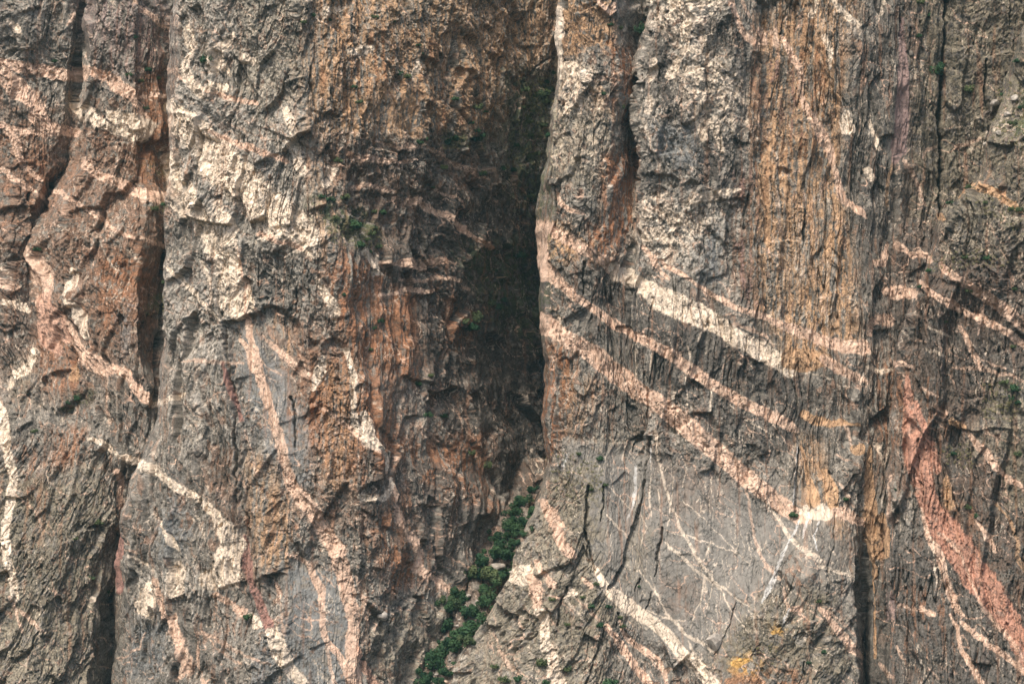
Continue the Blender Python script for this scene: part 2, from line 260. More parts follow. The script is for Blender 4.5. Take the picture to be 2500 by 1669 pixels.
# colour zones: name, breakup, strength, feather, outlines
ZONES = [
 ('pale','m',.42,40,[[(415,-60),(640,-60),(740,200),(755,420),(790,540),(720,600),(560,640),(480,640),(400,420)]]),
 ('pale','m',.45,30,[[(400,600),(560,640),(560,780),(520,1100),(440,1150),(395,900)]]),
 ('cream','m',.85,16,[[(410,265),(450,280),(560,355),(640,425),(720,515),(795,570),(785,625),(700,605),(640,575),(590,505),(520,445),(470,375),(410,310)],[(408,395),(440,415),(500,495),(545,560),(565,640),(595,700),(578,762),(545,772),(522,660),(498,600),(450,505),(408,465)]]),
 ('cream','u',.62,14,[[(410,265),(450,280),(560,355),(640,425),(720,515),(795,570),(785,625),(700,605),(640,575),(590,505),(520,445),(470,375),(410,310)],[(408,395),(440,415),(500,495),(545,560),(565,640),(595,700),(578,762),(545,772),(522,660),(498,600),(450,505),(408,465)]]),
 ('brown','m',.36,40,[[(-130,240),(410,240),(410,960),(200,1000),(-130,1000)]]),
 ('rust','m',.28,40,[[(-130,300),(410,300),(410,900),(-130,900)],[(600,800),(1000,700),(1000,1300),(700,1300)]]),
 ('grey','u',.5,30,[[(-130,-70),(200,-70),(420,-70),(420,200),(-130,160)]]),
 ('khaki','m',.5,30,[[(600,-60),(720,-60),(760,200),(650,330),(560,200)]]),
 ('tan','s',.85,45,[[(760,-70),(1330,-70),(1345,120),(1250,300),(1130,330),(1010,340),(900,330),(740,340),(750,100)]]),
 ('rust','t',.5,40,[[(760,60),(1000,60),(1240,180),(1200,330),(1010,350),(780,330)]]),
 ('tan','s',.85,14,[[(910,210),(965,190),(1015,240),(1030,330),(990,338),(945,320),(915,260)],[(795,250),(880,230),(885,320),(800,325)]]),
 ('olive','n',.22,50,[[(920,0),(1330,-60),(1340,150),(1150,320),(900,80)]]),
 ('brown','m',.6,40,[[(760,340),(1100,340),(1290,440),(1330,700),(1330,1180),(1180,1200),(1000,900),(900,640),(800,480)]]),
 ('dark','m',.85,40,[[(1060,470),(1290,430),(1340,620),(1345,1180),(1200,1230),(1060,1000),(950,800),(930,640)]]),  # gully wall: dark varnish, with the gully's shade painted in as well
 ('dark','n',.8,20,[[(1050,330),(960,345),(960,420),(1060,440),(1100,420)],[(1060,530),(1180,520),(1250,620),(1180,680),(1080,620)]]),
 ('dark','m',.5,30,[[(1180,480),(1340,430),(1350,1180),(1230,1200),(1130,1050),(1140,700)]]),  # darker again beside the right wall: varnish plus shade put into the colour
 ('rust','s',.8,25,[[(800,590),(900,640),(960,700),(1020,720),(1010,930),(940,930),(860,860),(790,720)],[(1090,740),(1150,760),(1130,860),(1080,850)]]),
 ('rust','s',.75,40,[[(760,860),(900,860),(980,1000),(1010,1100),(900,1180),(780,1150),(700,1000)]]),
 ('tan','s',.5,30,[[(740,380),(800,390),(800,480),(860,560),(790,640),(760,560)],[(790,880),(870,900),(860,1200),(790,1200)]]),
 ('rust','s',.8,30,[[(900,1250),(1000,1200),(1030,1320),(1060,1400),(960,1460),(920,1380)],[(960,1080),(1180,1060),(1200,1250),(1060,1230)]]),
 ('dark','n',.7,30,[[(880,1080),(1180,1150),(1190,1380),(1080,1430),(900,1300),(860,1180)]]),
 ('brown','s',.8,25,[[(330,60),(425,40),(420,520),(330,470),(350,300)],[(230,620),(330,600),(400,700),(330,860),(260,850),(220,740)]]),
 ('rust','m',.55,25,[[(235,640),(340,600),(380,760),(300,860),(240,800)],[(330,180),(420,160),(415,480),(340,440)]]),
 ('mauve','s',.5,40,[[(150,-60),(420,-60),(400,160),(250,200)]]),
 ('rust','s',.6,16,[[(92,790),(160,770),(190,880),(200,950),(120,960),(95,900)],[(115,1050),(205,1040),(215,1110),(150,1150),(100,1130)],[(75,1090),(120,1200),(100,1250),(55,1200)]]),
 ('rust','s',.5,30,[[(60,340),(140,360),(120,520),(60,480)]]),
 ('olive','m',.75,45,[[(-130,1100),(280,1180),(300,1330),(280,1760),(-130,1760)]]),
 ('khaki','m',.6,40,[[(-130,1480),(130,1560),(240,1610),(200,1760),(-130,1760)],[(180,1120),(260,1110),(240,1180),(150,1230)],[(20,870),(90,860),(90,990),(20,1000)]]),
 ('dark','m',.6,25,[[(60,700),(110,760),(90,850),(0,900),(-60,800)],[(260,1280),(290,1300),(275,1600),(230,1640),(200,1560),(250,1480)],[(-130,590),(50,620),(50,700),(-130,700)],[(300,870),(390,950),(360,1080),(280,1050)]]),
 ('bluegrey','m',.8,30,[[(280,780),(340,720),(320,860),(280,880)],[(560,780),(680,860),(740,980),(780,1200),(660,1180),(590,1000)],[(690,1370),(840,1380),(880,1500),(900,1760),(680,1760)],[(300,1480),(420,1510),(400,1660),(280,1660)],[(640,1520),(690,1560),(680,1760),(600,1760)],[(390,1280),(440,1150),(470,1330),(400,1370)]]),
 ('orange','t',.7,25,[[(820,1080),(865,1090),(862,1200),(820,1200)],[(640,1270),(720,1260),(740,1360),(660,1370)],[(640,780),(720,790),(760,880),(700,900)],[(550,760),(600,780),(610,860),(560,840)]]),
 ('tan','s',.65,25,[[(600,1100),(660,1130),(720,1250),(700,1400),(620,1380),(600,1230)]]),
 ('pale','s',.8,18,[[(345,1400),(420,1370),(520,1400),(530,1470),(400,1470),(330,1520),(300,1540)]]),
 ('brown','m',.55,30,[[(480,1100),(570,1100),(610,1300),(640,1440),(560,1420),(520,1300)]]),
 # right wall
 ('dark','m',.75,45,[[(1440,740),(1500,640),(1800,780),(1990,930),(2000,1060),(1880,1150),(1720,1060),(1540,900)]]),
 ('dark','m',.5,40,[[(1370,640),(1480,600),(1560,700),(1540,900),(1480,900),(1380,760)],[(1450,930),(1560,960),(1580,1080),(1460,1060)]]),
 ('tan','m',.8,30,[[(1340,-60),(1510,-60),(1505,130),(1440,130),(1370,150)],[(1320,520),(1480,600),(1400,640),(1320,640)],[(1400,190),(1470,200),(1500,300),(1440,290)]]),
 ('cream','n',.85,30,[[(1360,150),(1430,150),(1470,250),(1490,330),(1400,300),(1340,300)],[(1340,300),(1500,290),(1480,420),(1330,430)]]),
 ('khaki','m',.55,30,[[(1340,280),(1510,260),(1500,380),(1450,480),(1340,440)]]),
 ('rust','s',.92,22,[[(1475,380),(1555,330),(1552,560),(1520,600),(1450,650),(1440,600),(1470,500)],[(1490,120),(1545,100),(1550,330),(1500,260)],[(1430,550),(1530,560),(1480,660),(1440,640)]]),
 ('grey','u',.6,18,[[(1515,-60),(1590,-60),(1580,90),(1545,130),(1520,100)]]),
 ('pale','m',.6,40,[[(1560,-60),(1790,-60),(1800,200),(1850,420),(1790,640),(1700,680),(1560,640),(1560,200)]]),
 ('cream','n',.95,40,[[(1575,-60),(1760,-60),(1780,130),(1840,240),(1800,400),(1740,430),(1600,260)],[(1560,470),(1720,480),(1720,560),(1640,640),(1550,600)],[(1680,430),(1790,450),(1780,500),(1690,510)]]),
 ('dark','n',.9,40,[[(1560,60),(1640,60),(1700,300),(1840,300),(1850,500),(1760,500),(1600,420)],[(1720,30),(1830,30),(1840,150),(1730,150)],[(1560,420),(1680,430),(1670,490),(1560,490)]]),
 ('bluegrey','m',.8,30,[[(1600,310),(1690,300),(1720,400),(1660,420),(1590,390)],[(1720,560),(1770,560),(1770,700),(1700,700)]]),
 ('brown','s',.9,18,[[(1820,200),(1850,150),(1862,560),(1860,760),(1830,760),(1840,500)],[(1780,560),(1860,560),(1860,770),(1790,720)],[(1800,440),(1860,420),(1850,580),(1790,560)]]),
 ('mauve','t',.8,18,[[(1800,420),(1856,400),(1862,760),(1800,740)]]),
 ('tan','s',.85,30,[[(1850,40),(2060,-60),(2100,-60),(2050,300),(2080,560),(2090,850),(1930,880),(1850,760),(1848,300)]]),
 ('rust','t',.7,30,[[(1845,120),(2000,120),(2040,420),(1900,380),(1848,420)]]),
 ('mauve','t',.7,25,[[(1850,80),(1930,100),(1960,330),(1860,330)]]),
 ('orange','t',.5,26,[[(1900,400),(2000,430),(2060,560),(2080,840),(1960,860),(1910,700)]]),
 ('pale','t',.75,20,[[(1915,480),(1960,500),(1975,680),(1935,720),(1905,600)],[(2000,620),(2030,640),(2010,760),(1995,740)]]),
 ('grey','m',.8,24,[[(2050,230),(2140,230),(2180,420),(2170,620),(2090,560),(2060,400)],[(2100,60),(2170,60),(2170,230),(2090,190)]]),
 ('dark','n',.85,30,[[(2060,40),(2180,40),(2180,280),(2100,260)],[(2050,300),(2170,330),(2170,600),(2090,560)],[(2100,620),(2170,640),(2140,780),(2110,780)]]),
 ('pale','t',.6,26,[[(1970,-60),(2130,-60),(2140,100),(2060,120),(1980,60)]]),
 ('brown','m',.7,40,[[(2190,-60),(2650,-60),(2650,1760),(2260,1300),(2200,900),(2160,720),(2200,500)]]),
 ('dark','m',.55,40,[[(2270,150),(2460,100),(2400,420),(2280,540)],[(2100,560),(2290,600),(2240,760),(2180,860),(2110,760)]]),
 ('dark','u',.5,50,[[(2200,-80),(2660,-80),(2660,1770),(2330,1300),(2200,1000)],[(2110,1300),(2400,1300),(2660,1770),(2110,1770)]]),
 ('olive','m',.8,40,[[(2220,-60),(2650,-60),(2650,600),(2220,540)],[(2390,900),(2650,900),(2650,1400),(2450,1250)]]),
 ('khaki','m',.6,26,[[(2430,200),(2560,180),(2560,420),(2410,360)],[(2310,500),(2420,450),(2560,560),(2560,700),(2420,640),(2290,640)],[(2440,940),(2560,940),(2560,1040),(2380,1120),(2330,1100)]]),
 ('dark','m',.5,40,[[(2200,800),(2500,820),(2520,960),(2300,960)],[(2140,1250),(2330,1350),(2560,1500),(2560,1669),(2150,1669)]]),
 ('brown','s',.6,30,[[(2110,850),(2230,850),(2210,1250),(2100,1150)],[(2250,1100),(2420,1300),(2300,1300)]]),
 ('rust','t',.5,30,[[(2130,860),(2330,900),(2300,1100),(2120,1100)],[(2130,1400),(2340,1450),(2320,1669),(2140,1669)]]),
 ('rust','s',.9,18,[[(1338,830),(1390,840),(1410,900),(1390,1000),(1370,1110),(1338,1130)]]),
 ('tan','s',.45,25,[[(1380,900),(1460,930),(1440,1060),(1390,1080)]]),
 ('tan','s',.55,20,[[(1945,1060),(2000,1060),(2060,1250),(2080,1400),(1990,1240),(1950,1240)]]),
 ('slab','u',.85,40,[[(1480,1100),(1560,1090),(1800,1180),(1940,1270),(1900,1400),(1780,1620),(1600,1600),(1500,1520),(1440,1360)],[(1390,1090),(1540,1090),(1500,1350),(1450,1420),(1440,1250)]]),
 ('brown','m',.28,30,[[(1590,1090),(1790,1180),(1760,1260),(1600,1250)],[(1600,1400),(1720,1420),(1700,1520),(1600,1500)]]),
 ('khaki','m',.5,35,[[(1560,1250),(1610,1290),(1560,1430),(1510,1430)],[(1440,1060),(1560,1050),(1560,1100),(1450,1100)]]),
 ('khaki','m',.75,45,[[(1330,1160),(1440,1130),(1470,1300),(1480,1430),(1560,1500),(1520,1760),(1000,1760),(1230,1400)]]),
 ('olive','m',.5,40,[[(1340,1150),(1470,1130),(1470,1320),(1400,1360)],[(1300,1400),(1480,1430),(1480,1560),(1250,1560)]]),
 ('slab','m',.6,30,[[(1480,1520),(1640,1540),(1640,1669),(1480,1669)],[(1940,1290),(2090,1320),(2100,1480),(2000,1500)]]),
 ('olive','m',.75,40,[[(1740,1560),(1860,1450),(2040,1420),(2100,1669),(1700,1760)]]),
 ('dark','m',.35,40,[[(1960,1270),(2090,1330),(2110,1450),(2000,1420)]]),
 ('yellow','n',.9,25,[[(1790,1600),(1860,1590),(1850,1650),(1780,1640)],[(1890,1530),(1920,1530),(1900,1570)]]),
 ('rust','n',.6,30,[[(1760,1640),(1960,1620),(1960,1760),(1740,1760)]]),
 ('moss','n',.8,22,[[(760,480),(900,510),(930,580),(860,590),(740,520)],[(1080,320),(1200,320),(1180,370),(1090,360)],[(2480,200),(2560,200),(2560,360),(2450,330)],[(360,400),(420,395),(420,425),(370,430)],[(170,960),(230,950),(160,1010)],[(370,720),(410,690),(400,760),(360,760)]]),
 ('olive','m',.8,40,[[(1230,170),(1350,180),(1340,520),(1260,520),(1200,330)]]),
 ('moss','n',.75,40,[[(1230,180),(1350,190),(1340,560),(1250,520)],[(1100,600),(1340,560),(1340,900),(1180,760)]]),
 ('khaki','m',.6,20,[[(905,1500),(1080,1480),(1060,1669),(900,1669)]]),
 ('pale','n',.6,20,[[(1080,1570),(1180,1520),(1120,1669),(1050,1669)]]),
]
# veins: colour, sheet corner, (x, y, width)..., description when the vein is a body of its own
VEINS = [
 ('p',0,0,(-60,395,60,0,400,70,60,415,75,160,435,75,300,455,80,420,475,85,520,490,60),'upper dull pink band running level across the far left wall'),
 ('p',0,0,(-40,420,110,0,440,110,60,500,110,120,570,130,190,625,110,250,680,90,240,740,130,300,815,110,380,830,80,480,850,60),'pale patch stepping down from the left picture edge'),
 ('p',0,0,(20,800,50,80,830,45,160,840,45,280,860,30),0),('p',0,0,(60,830,60,100,900,60,120,980,50,150,1060,30),0),
 ('p',0,0,(60,1130,30,150,1180,45,220,1220,30,280,1290,20),0),('p',0,0,(0,1080,40,60,1100,30),0),('p',0,0,(130,1050,20,200,1100,40,260,1150,20),0),
 ('p',0,0,(520,445,60,600,465,60,680,485,75,740,540,100,800,580,90,870,620,80,905,690,60,935,760,70,930,830,100,925,880,60),'hooped pink band curving down over the second pillar'),
 ('c',0,0,(500,690,80,540,740,90,620,780,80,700,820,50,790,850,40,860,890,40,950,890,40),'pale lower arm of the hoop on the second pillar'),
 ('c',0,0,(690,730,50,740,750,90,800,785,110,880,800,140,930,810,140),0),('p',0,0,(910,620,25,1000,605,25,1085,620,30),0),
 ('p',0,0,(530,1020,40,570,1070,60,650,1130,60,750,1160,70,830,1200,70,920,1250,70,1000,1275,70,1080,1250,50),'thick cream band slanting under the hoop'),
 ('p',0,0,(330,1220,25,420,1235,35,480,1290,35,550,1335,25,640,1390,35,690,1440,25,790,1490,22,900,1540,22,990,1570,25,1060,1600,25),'narrow long pale stripe beneath the thick cream band'),
 ('p',0,0,(840,0,20,930,40,40,990,90,30,1030,140,25,1090,190,20),0),('p',0,0,(430,160,20,470,90,25,500,40,15),0),
 ('c',0,0,(80,140,30,120,180,40,150,220,20),0),
 ('c',0,0,(1085,690,70,1120,690,90,1180,740,90,1270,800,110,1340,870,90,1480,1000,100,1510,1080,60),'cream band falling from the left edge of the pale buttress'),
 ('c',0,0,(1300,1070,60,1400,1130,110,1500,1160,120,1600,1230,130,1700,1310,170,1830,1400,220,1950,1500,150),'broadest cream patch in the middle of the pale buttress'),
 ('p',0,0,(1110,450,30,1160,500,25,1280,560,30,1430,610,35,1560,650,35,1640,660,25),0),
 ('p',0,0,(1340,840,30,1450,890,35,1550,930,40,1680,970,35,1829,1030,35),0),
 ('c',0,0,(1085,1000,50,1100,1080,60,1110,1130,70,1150,1180,100,1230,1220,80,1290,1290,60),0),
 ('c',0,0,(1200,200,90,1210,280,90,1225,330,50,1190,420,70,1210,490,70,1290,600,60),0),
 ('c',0,0,(1480,220,40,1420,300,60,1360,380,90,1350,430,80),0),('c',0,0,(1360,360,60,1410,410,60,1450,470,30),0),
 ('c',0,0,(1560,380,60,1620,400,40),0),('c',0,0,(1340,560,60,1420,550,60),0),
 ('c',0,0,(1280,1320,70,1300,1450,60,1340,1568,60),0),('c',0,0,(1400,1300,60,1420,1420,50),0),
 ('p',0,0,(1640,1490,30,1720,1520,30,1829,1540,30),0),('c',0,0,(1090,1290,20,1150,1340,30,1220,1400,20),0),
 ('p',600,0,(0,930,40,90,960,40,240,1020,30),0),
 ('c',600,0,(300,900,60,330,980,60,340,1060,70,380,1100,60),0),('c',600,0,(260,700,40,300,780,60,320,860,40),0),
 ('c',600,0,(540,1090,60,520,1150,50,500,1180,60),0),
 ('p',600,0,(680,1020,40,780,1010,50,860,1030,45,960,1040,25,1070,1020,15),0),('p',600,0,(700,1190,25,800,1180,30,900,1210,35,930,1220,20),0),
 ('p',600,0,(830,900,15,960,940,20,1080,930,25),0),('p',600,0,(1140,930,20,1220,970,25,1340,1030,25,1480,1120,20,1540,1140,10),0),
 ('p',600,0,(1040,1290,40,1130,1290,60,1230,1350,40,1330,1400,40,1400,1460,45,1480,1530,35,1560,1580,25),0),
 ('p',600,0,(1220,1210,10,1300,1250,20,1370,1280,25),0),('c',600,0,(470,110,60,530,70,60,640,40,30),0),('c',600,0,(650,340,40,720,330,70,800,310,40),0),
 ('c',600,0,(1070,460,30,1090,400,40,1100,380,20),0),('p',600,0,(410,857,10,600,850,12,700,860,10),0),
 ('c',600,550,(290,30,100,360,90,100,400,140,90,440,190,60),0),
 ('p',600,550,(90,60,25,190,85,30,260,100,35,370,150,30),0),
 ('p',600,550,(820,245,12,930,240,30,1000,240,60,1080,250,65,1150,255,60,1200,240,55,1245,225,45,1310,245,20),'upper thicker one of the folded level pink veins above the dark gully'),
 ('p',600,550,(950,350,18,1060,350,22,1160,355,25,1280,345,25,1340,360,25,1430,405,20),0),
 ('p',600,550,(820,450,20,930,430,25,1000,405,35,1080,405,35,1200,425,25),0),
 ('c',600,550,(440,330,20,490,420,50,540,480,60,570,560,70,560,600,40),0),('c',600,550,(740,170,60,790,230,60,820,310,40),0),
 ('c',600,550,(490,860,50,470,940,80,450,1000,60,430,1060,20),0),
 ('c',600,550,(650,800,50,670,900,40,690,970,45,680,1050,40,690,1130,40,700,1250,40,720,1330,50),'thin upright white vein on the brown right flank of the pale buttress'),
 ('c',600,550,(750,1200,40,770,1250,70,790,1330,90,840,1410,70,860,1440,30),0),
 ('p',600,550,(430,1140,15,500,1180,20,580,1230,25,660,1290,30,740,1370,35,820,1430,40,870,1470,30,910,1530,40,900,1560,40),0),
 ('p',600,550,(790,1230,20,850,1330,15),0),('p',600,550,(100,700,20,200,800,40,300,880,50,400,960,30),0),('p',600,550,(40,820,10,120,900,14,220,950,12),0),
 ('p',600,550,(-80,120,40,-30,420,40,0,700,40,30,800,60,60,920,70,110,1050,70,150,1180,70,190,1300,80,220,1394,80,240,1516,80,280,1627,80,350,1726,90,430,1826,95,500,1946,100,580,2076,110,620,2216,110,650,2336,100,680,2456,90,700,2556,90,690,2676,110,700,2806,110,720,2950,110,725,3100,110),'long rough pink vein falling steeply down the middle of the pale buttress'),
 ('p',600,1069,(260,740,20,350,770,30,400,800,40,430,870,50,480,960,60,490,1080,40,490,1200,40,520,1290,40,600,1390,40,640,1460,50,660,1568,40),'thinner curved vein left of the long rough pink vein'),
 ('p',600,1069,(510,1290,20,530,1400,20,570,1568,25),0),('n',600,1069,(-20,620,30,0,800,60,40,950,50,100,1100,60,170,1220,60),0),
 ('c',600,1069,(180,1230,60,210,1290,90,240,1400,90,300,1500,80,370,1568,80,430,1660,80),'pale vein slanting to the lower edge left of the long rough pink vein'),
 ('p',600,1069,(700,880,20,740,980,30,770,1100,25,800,1210,10),0),('d',600,1069,(720,1330,30,780,1440,40,800,1490,60,840,1568,60,880,1660,60),0),
 ('p',600,1069,(960,270,30,940,330,40,950,420,30,980,520,60,1020,600,60,1080,660,60,1110,720,60,1110,830,50,1150,880,50,1220,890,40,1260,960,45,1310,1000,50,1345,960,30),'kinked dull pink vein descending into the dark gully'),
 ('c',600,1069,(730,380,50,800,390,30,870,380,30,910,320,30,930,270,20),0),('p',600,1069,(1270,740,8,1330,800,10,1390,870,8),0),
 ('c',600,1069,(760,0,50,820,40,90,850,50,60),0),('c',600,1069,(860,80,30,890,120,30,910,190,30),0),('p',600,1069,(140,840,8,190,950,14,230,1060,10,250,1250,16),0),
 ('p',600,1069,(420,790,8,500,890,10,570,950,10),0),
 ('p',0,550,(-40,330,20,0,340,20,60,380,30,110,420,20),0),('p',0,550,(-30,370,30,0,380,30,70,410,40),0),
 ('p',0,550,(195,140,50,205,200,90,230,270,110,280,340,110,305,400,90,310,430,60),'tan tongue of rock on the left wall shoulder'),
 ('d',0,550,(290,470,100,330,570,140,370,670,130,410,720,60),0),('d',0,550,(270,640,60,300,740,80,360,800,60),0),
 ('p',0,550,(430,620,40,470,740,60,520,830,90,590,880,100,660,920,80,700,930,50),0),
 ('p',0,550,(710,905,50,800,950,60,830,1000,50,870,1040,70,920,1090,70,965,1140,40),'pinkish vein ending at the dark cleft left of the pale buttress'),
 ('c',0,550,(460,300,60,450,400,60,440,440,30),0),('c',0,550,(470,500,50,510,620,60,530,700,40),0),('o',0,550,(465,900,40,460,970,50),0),
 ('p',0,550,(680,960,25,665,1080,25,655,1200,20,670,1260,15),0),
 ('c',0,550,(980,1150,20,1000,1140,35,1060,1125,30,1120,1095,35,1175,1080,25),0),
 ('p',0,550,(1180,870,12,1280,860,25,1360,870,25,1440,880,20,1540,880,12),0),
 ('c',0,550,(560,1360,20,640,1380,35,700,1430,40,760,1470,30,860,1500,60,940,1530,65,1030,1560,60,1060,1590,60,1075,1610,55,1130,1650,50,1190,1700,60,1260,1750,50,1340,1800,60,1400,1850,50,1430,1900,20),'long cream vein stepping down to the right below the small dark cleft'),
 ('c',0,550,(-40,1120,60,20,1200,60,30,1300,80,30,1400,60,60,1480,60,90,1600,60,80,1700,50,60,1810,50,40,1920,50,40,2040,60,60,2160,60,80,2280,60,100,2380,40),'sinuous cream vein running down the left picture edge'),
 ('c',0,550,(230,810,50,160,930,60,80,960,60,40,1020,40),0),('c',0,550,(30,500,30,100,510,60,180,550,40),0),
 ('c',0,550,(1080,260,15,1150,330,25,1210,400,30,1270,450,25,1330,530,35,1400,610,20),0),('c',0,550,(1270,230,30,1310,310,25,1350,420,20,1360,500,14),0),
 ('c',0,550,(1300,-30,70,1310,50,70,1340,140,70,1410,190,60),0),('c',0,550,(1450,-40,90,1460,100,100,1460,200,90,1480,350,90,1490,480,110,1500,580,70),'upright cream patch ending at the stepped overhang'),
 ('c',0,550,(1560,420,40,1590,500,60,1570,540,40),0),('c',0,550,(1660,140,6,1740,210,8,1800,320,6),0),('c',0,550,(1650,200,6,1720,260,8,1790,300,6),0),
 ('n',0,550,(1430,880,20,1450,960,30,1480,1080,28,1500,1130,22,1540,1250,20),0),('p',0,550,(1560,1300,12,1600,1450,15,1650,1600,12),0),
 ('p',0,550,(1500,720,30,1560,800,50,1600,920,40,1660,1040,30),0),('c',0,550,(640,100,8,700,230,8,770,300,8),0),
 ('p',0,1069,(100,340,12,160,420,20,240,470,18,270,550,12),0),('p',0,1069,(120,1100,20,210,1170,25,280,1240,15),0),('p',0,1069,(70,1000,20,110,1150,20,150,1240,14),0),
 ('c',0,1069,(1380,500,60,1400,580,50,1420,640,20),0),
 ('c',0,1069,(1460,560,110,1490,680,140,1450,790,170,1440,880,190,1340,900,130),'tan blocky patch at the foot of the long cream vein'),
 ('c',0,1069,(1140,820,70,1130,880,90,1115,980,80),0),('p',0,1069,(740,210,40,770,290,40,770,370,40,780,430,60,830,460,40),0),
 ('p',0,1069,(860,430,14,810,560,16,780,680,20,760,800,20),0),('n',0,1069,(800,620,30,780,800,50,770,980,30),0),
 ('p',0,1069,(700,420,10,740,470,12,750,550,10,780,600,12),0),('c',0,1069,(1040,540,20,1090,620,25,1130,690,30,1150,725,20),0),
 ('c',0,1069,(860,750,15,930,790,20,990,830,18),0),('c',0,1069,(1220,520,10,1290,590,15,1340,680,12,1360,770,10),0),
 ('p',0,1069,(1370,1000,50,1450,1060,40,1550,1110,45),0),('c',0,1069,(1600,1140,50,1640,1180,60,1680,1200,20),0),
 ('p',0,1069,(1220,1240,15,1340,1260,25,1430,1290,30,1500,1340,25,1620,1390,20,1740,1440,20),0),('p',0,1069,(1330,1290,10,1430,1360,15,1550,1440,20),0),
 ('p',0,1069,(1090,1160,60,1130,1260,80,1160,1350,70,1180,1440,60,1140,1520,30),0),('p',0,1069,(1000,900,40,1030,1030,50,1060,1130,50),0),
 ('c',0,1069,(960,970,100,920,1080,140),0),('p',0,1069,(900,1240,10,860,1340,20,740,1400,10),0),('p',0,1069,(1240,1300,20,1250,1450,24,1300,1568,20),0),
 ('p',1200,0,(375,1190,25,400,1260,40,470,1320,40,540,1360,25,580,1375,15),0),
 ('p',1200,0,(335,1420,40,380,1480,60,450,1510,60),0),
 ('p',1200,0,(1500,-30,50,1520,30,55,1550,100,50,1580,170,40,1620,240,45,1690,290,50),'reddish vein at the top edge right of the cream mottled face'),
 ('p',1200,0,(1590,-20,20,1620,50,25,1650,110,20),0),('c',1200,0,(980,780,10,1020,900,12,1050,1000,12,1080,1090,12),0),('c',1200,0,(1510,150,14,1540,270,12),0),
 ('c',1200,0,(1500,500,14,1570,470,20,1640,425,12),0),('c',1200,0,(440,60,60,450,140,50,435,330,40,430,480,40),0),('c',1200,0,(440,420,60,520,440,110,560,400,60),0),
 ('p',1200,0,(680,10,20,720,60,40,760,70,50,790,20,30),0),('c',1200,0,(1130,480,60,1160,440,70,1190,380,40),0),('c',1200,0,(1240,150,60,1230,240,50,1260,80,60,1310,0,40),0),
 ('c',1200,0,(1000,520,40,1030,460,50,1040,400,50),0),('c',1200,0,(1020,640,50,1010,720,40),0),('c',1200,0,(1420,800,60,1450,880,50,1480,970,30),0),('c',1200,0,(1290,760,30,1330,800,50,1360,870,50),0),
 ('c',1200,0,(1310,1270,60,1380,1240,50,1500,1230,50,1590,1210,20),0),('c',1200,0,(960,1290,14,1040,1250,24,1160,1230,20),0),
 ('p',1800,0,(150,200,50,175,270,40),0),('p',1800,0,(230,205,50,250,290,40),0),
 ('p',1800,0,(295,255,35,340,340,45,390,430,50,410,500,40,400,570,30,420,640,40,450,710,50,510,800,60,550,880,80,590,960,60,610,1050,40,640,1120,35,650,1200,50,680,1270,50,740,1300,40,800,1360,40,825,1395,15),'long tan vein wandering down the brown streaked wall'),
 ('c',1800,0,(695,720,40,690,780,90,700,830,80),0),('c',1800,0,(700,770,50,740,830,40),0),
 ('m',1800,0,(1035,120,30,1025,350,50,1030,560,80,1030,800,105,1025,940,100,1000,1030,40),'smooth mauve slab standing upright beside the ribbed buttress'),
 ('p',1800,0,(1060,1025,30,1110,1090,30,1150,1180,25,1190,1280,20,1205,1310,10),0),
 ('o',1800,0,(1520,1190,40,1600,1210,60,1680,1250,60,1760,1300,50,1810,1350,30),'short orange vein on top of the ribbed buttress'),
 ('p',1800,0,(1400,935,20,1470,920,25,1550,880,20),0),('p',1800,0,(1170,1000,15,1200,960,20,1270,940,20),0),('o',1800,0,(980,1060,16,965,1180,20,970,1320,25),0),
 ('o',1800,0,(1295,1380,50,1330,1390,50),0),('o',1800,0,(1430,1260,30,1470,1220,25),0),('c',1800,0,(840,740,20,850,820,20,880,900,30,900,960,30),0),('c',1800,0,(920,20,24,900,110,20),0),
 ('c',1800,0,(500,20,50,470,100,40),0),('c',1800,0,(560,240,40,600,340,40,590,440,20),0),('c',1800,0,(320,0,20,290,140,16),0),('c',1800,0,(610,0,30,650,60,40,750,160,30),0),
 ('c',1800,0,(840,1080,40,850,1140,40),0),('o',1800,0,(650,540,20,640,680,24,620,880,20,640,1040,20),0),('c',1800,0,(220,140,14,230,60,16),0),
 ('o',1800,0,(240,720,30,230,900,20,150,1080,40,160,1200,50,190,1340,50,200,1568,40),0),('o',1800,0,(300,1140,40,320,1250,40,330,1400,30,340,1568,20),0),
 ('p',1200,550,(330,15,40,350,25,60,420,60,80,500,110,80,590,150,70,680,210,70,780,270,80),0),
 ('c',1200,550,(790,270,70,830,310,100,900,350,90,1000,410,110,1080,470,160,1180,510,170,1280,560,160,1400,610,130,1480,660,110,1560,720,110,1650,760,110,1750,820,120,1829,865,120,1900,920,110),'topmost of the three wide pale bands crossing the right wall, cream in its middle'),
 ('p',1200,550,(328,60,30,335,150,50,345,250,60,380,330,75,460,395,75,540,455,60,630,515,50,700,565,55,770,615,60,860,670,55,950,720,60,1050,770,65,1150,830,70,1250,900,75,1340,970,75,1450,1040,70,1560,1100,75,1650,1150,75,1740,1190,70,1829,1235,75,1900,1280,70,1950,1310,40),'middle and narrowest of the three wide pink bands crossing the right wall'),
 ('p',1200,550,(338,550,24,365,630,90,430,690,100,520,740,110,600,790,115,680,840,125,760,910,130,840,970,125,900,1030,115,960,1080,110,1050,1120,110,1150,1200,120,1250,1290,125,1350,1370,125,1430,1440,125,1500,1500,120,1580,1570,120,1660,1640,110,1760,1710,110,1860,1790,110,1960,1860,95,2010,1880,60),'lowest and longest of the three wide pink bands, above the smooth grey slab'),
